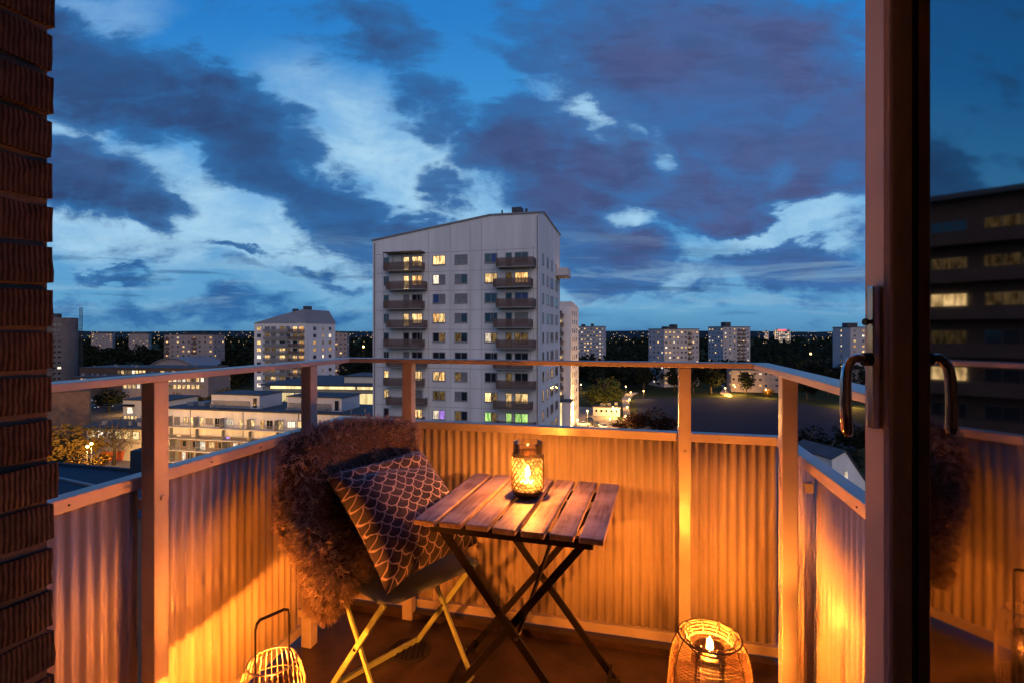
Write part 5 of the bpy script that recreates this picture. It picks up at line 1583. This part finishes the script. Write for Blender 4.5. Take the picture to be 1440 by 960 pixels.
gp_ = 'lamps along the footpath beside the field'
for (px, py, lb) in ((880, 543, 'farthest lamp of the footpath row'), (887, 551, 'second farthest lamp of the footpath row'), (885, 561, 'middle lamp of the footpath row'),
                     (882, 572, 'second nearest lamp of the footpath row'), (879.5, 584, 'nearest lamp of the footpath row')):
    Y = (EYE-(ZG+3.8))*F/(py-HY)
    lamp(Vector(((px-CX)/F*Y, Y, ZG)), lb, 1300, group=gp_)
for (px, py, w, h, lb) in ((1020, 545, 5000, 4, 'bright lamp at the branching path beyond the field'), (1033.5, 543, 5000, 4, 'bright lamp left of the long low flats'), (1077, 547, 2600, 4, 'lamp above the yellow bush'),
                           (817, 540, 1200, 4, 'lamp beside the white tower, near its right edge'), (1195, 559, 4500, 4, 'lamp behind the door handle at the right'),
                           (244, 536, 7000, 9, 'tall bright lamp in front of the school'), (323, 532, 6500, 8, 'tall lamp beside the glowing orange tree'),
                           (128.5, 623, 7000, 8.6, 'right one of two lamps inside the golden tree'), (123, 627, 7000, 9.2, 'left one of two lamps inside the golden tree'),
                           (826, 577, 8000, 6, 'lamp over the car park beside the shed'), (862, 572, 3000, 4, 'added lamp brightening the green tree'), (812, 590, 2200, 3.5, 'lamp at the entrance of the white tower'), (858, 588, 1600, 5, 'lamp over the white parked car'),  # the lamp before the green tree is added to brighten its leaves
                           (180, 560, 3000, 6, 'lamp on the street behind the peach building'), (960, 548, 1000, 4, 'assumed lamp hidden near the railing post beyond the field'), (905, 549, 1000, 4, 'lamp near the left end of the field')):  # the lamp hidden near the railing post is assumed
    Y = (EYE-(ZG+h-.15))*F/(py-HY)
    lamp(Vector(((px-CX)/F*Y, Y, ZG)), lb, w, h)
for px, lb in ((262, 'assumed unseen yard lamp brightening the terraced flats, left'), (345, 'assumed unseen yard lamp brightening the terraced flats, middle'), (420, 'assumed unseen yard lamp brightening the terraced flats, right')):  # assumed lamps, hidden behind the railing, added to light the row's facade
    q = ko+kd*Kx(px)+Vector((kd.y, -kd.x, 0))*7; lamp(Vector((q.x, q.y, ZG)), lb, 950, 5)
# single far orange lamp
Y = 420; lamp(Vector(((511-CX)/F*Y, Y, ZG)), 'orange lamp far off between the two white towers', 6000, EYE-(487-HY)/F*Y-ZG, size=3.0, colr=(1, .4, .1))
Y = 340; lamp(Vector(((1140-CX)/F*Y, Y, ZG)), 'lone lamp among the trees left of the grey block', 2500, EYE-(497-HY)/F*Y-ZG, size=2.0)


# ------------------------------------------------------------------ cars and skip
def car(label, base, rz, paint, lights=True):
    c_ = thing('parked_car', label, 'car', base, rz, 'parked cars')
    mb = MB()
    sec = [(-2.1, .35, .72, .80), (-2.0, .30, .88, .86), (-.9, .28, .95, .88), (.9, .28, .95, .88), (1.9, .30, .85, .86), (2.1, .36, .66, .78)]
    vs = []
    for (y, z0, z1, w) in sec: vs += [(-w, y, z0), (w, y, z0), (w, y, z1), (-w, y, z1)]
    fs = [(0, 1, 2, 3), (23, 22, 21, 20)]
    for i in range(5):
        for k in range(4): fs.append((4*i+k, 4*i+4+k, 4*i+4+(k+1) % 4, 4*i+(k+1) % 4))
    mb.add(vs, fs); mb.build('body', paint, c_, bevel=.05)
    mb = MB(); mb.add([(-.80, -1.5, .93), (.80, -1.5, .93), (.80, 1.0, .93), (-.80, 1.0, .93), (-.62, -.9, 1.42), (.62, -.9, 1.42), (.62, .45, 1.42), (-.62, .45, 1.42)],
                      [(0, 1, 5, 4), (1, 2, 6, 5), (2, 3, 7, 6), (3, 0, 4, 7), (4, 5, 6, 7)]); mb.build('windows', M['glass'], c_)
    mb = MB(); mb.box((0, -.22, 1.435), (1.22, 1.3, .03)); mb.build('car_roof', paint, c_)
    for x in (-.82, .82):
        for y in (-1.3, 1.3):
            mb = MB(); mb.tube([(x-.1, y, .32), (x+.1, y, .32)], .32, 14); mb.build('wheel', M['tyre'], c_)
    for x in (-.6, .6):
        mb = MB(); mb.box((x, -2.1, .66), (.32, .08, .14)); mb.build('headlight', M['cool'] if lights else M['glass'], c_)
        mb = MB(); mb.box((x, 2.1, .66), (.32, .08, .14)); mb.build('tail_light', M['red'] if lights else M['glass'], c_)
    return c_


car('white car parked in the lit car park by the footpath', G(848, 601), R(8), M['carwhite'], False)
car('dark car parked left of the white car in the car park', G(838, 598), R(8), M['cardark'], False)
car('dark car parked nearest the low white shed', G(829, 592), R(8), M['cardark'], False)
car('pale car parked by the tower entrance in the car park', G(820, 598), R(95), M['carwhite'], False)
car('dark car with lights on under the round dark tree', G(150, 573), R(80), M['cardark'])
car('dark car with headlights on the street beside the brick building', G(130, 574), R(75), M['cardark'])
car('pale car on the far side of the street, smallest', G(128, 565), R(85), M['carwhite'])
sk = G(168, 646)
ct = thing('skip_container', 'orange metal skip container in the yard under the bare tree', 'skip', sk, R(12))
mb = MB(); mb.add([(-3.0, -1.1, .15), (3.0, -1.1, .15), (3.0, 1.1, .15), (-3.0, 1.1, .15), (-3.3, -1.25, 2.3), (3.3, -1.25, 2.3), (3.3, 1.25, 2.3), (-3.3, 1.25, 2.3), (-3.15, -1.1, 2.3), (3.15, -1.1, 2.3), (3.15, 1.1, 2.3), (-3.15, 1.1, 2.3), (-2.9, -1, .5), (2.9, -1, .5), (2.9, 1, .5), (-2.9, 1, .5)],
                  [(0, 3, 2, 1), (0, 1, 5, 4), (1, 2, 6, 5), (2, 3, 7, 6), (3, 0, 4, 7), (4, 5, 9, 8), (5, 6, 10, 9), (6, 7, 11, 10), (7, 4, 8, 11), (8, 9, 13, 12), (9, 10, 14, 13), (10, 11, 15, 14), (11, 8, 12, 15), (12, 13, 14, 15)]); mb.build('body', M['orange'], ct)
for i in range(7):
    mb = MB(); mb.bar((-2.7+i*.9, -1.2, .2), (-2.8+i*.93, -1.3, 2.25), .12, .12, up=(0, 1, 0)); mb.build('rib', M['orange'], ct)
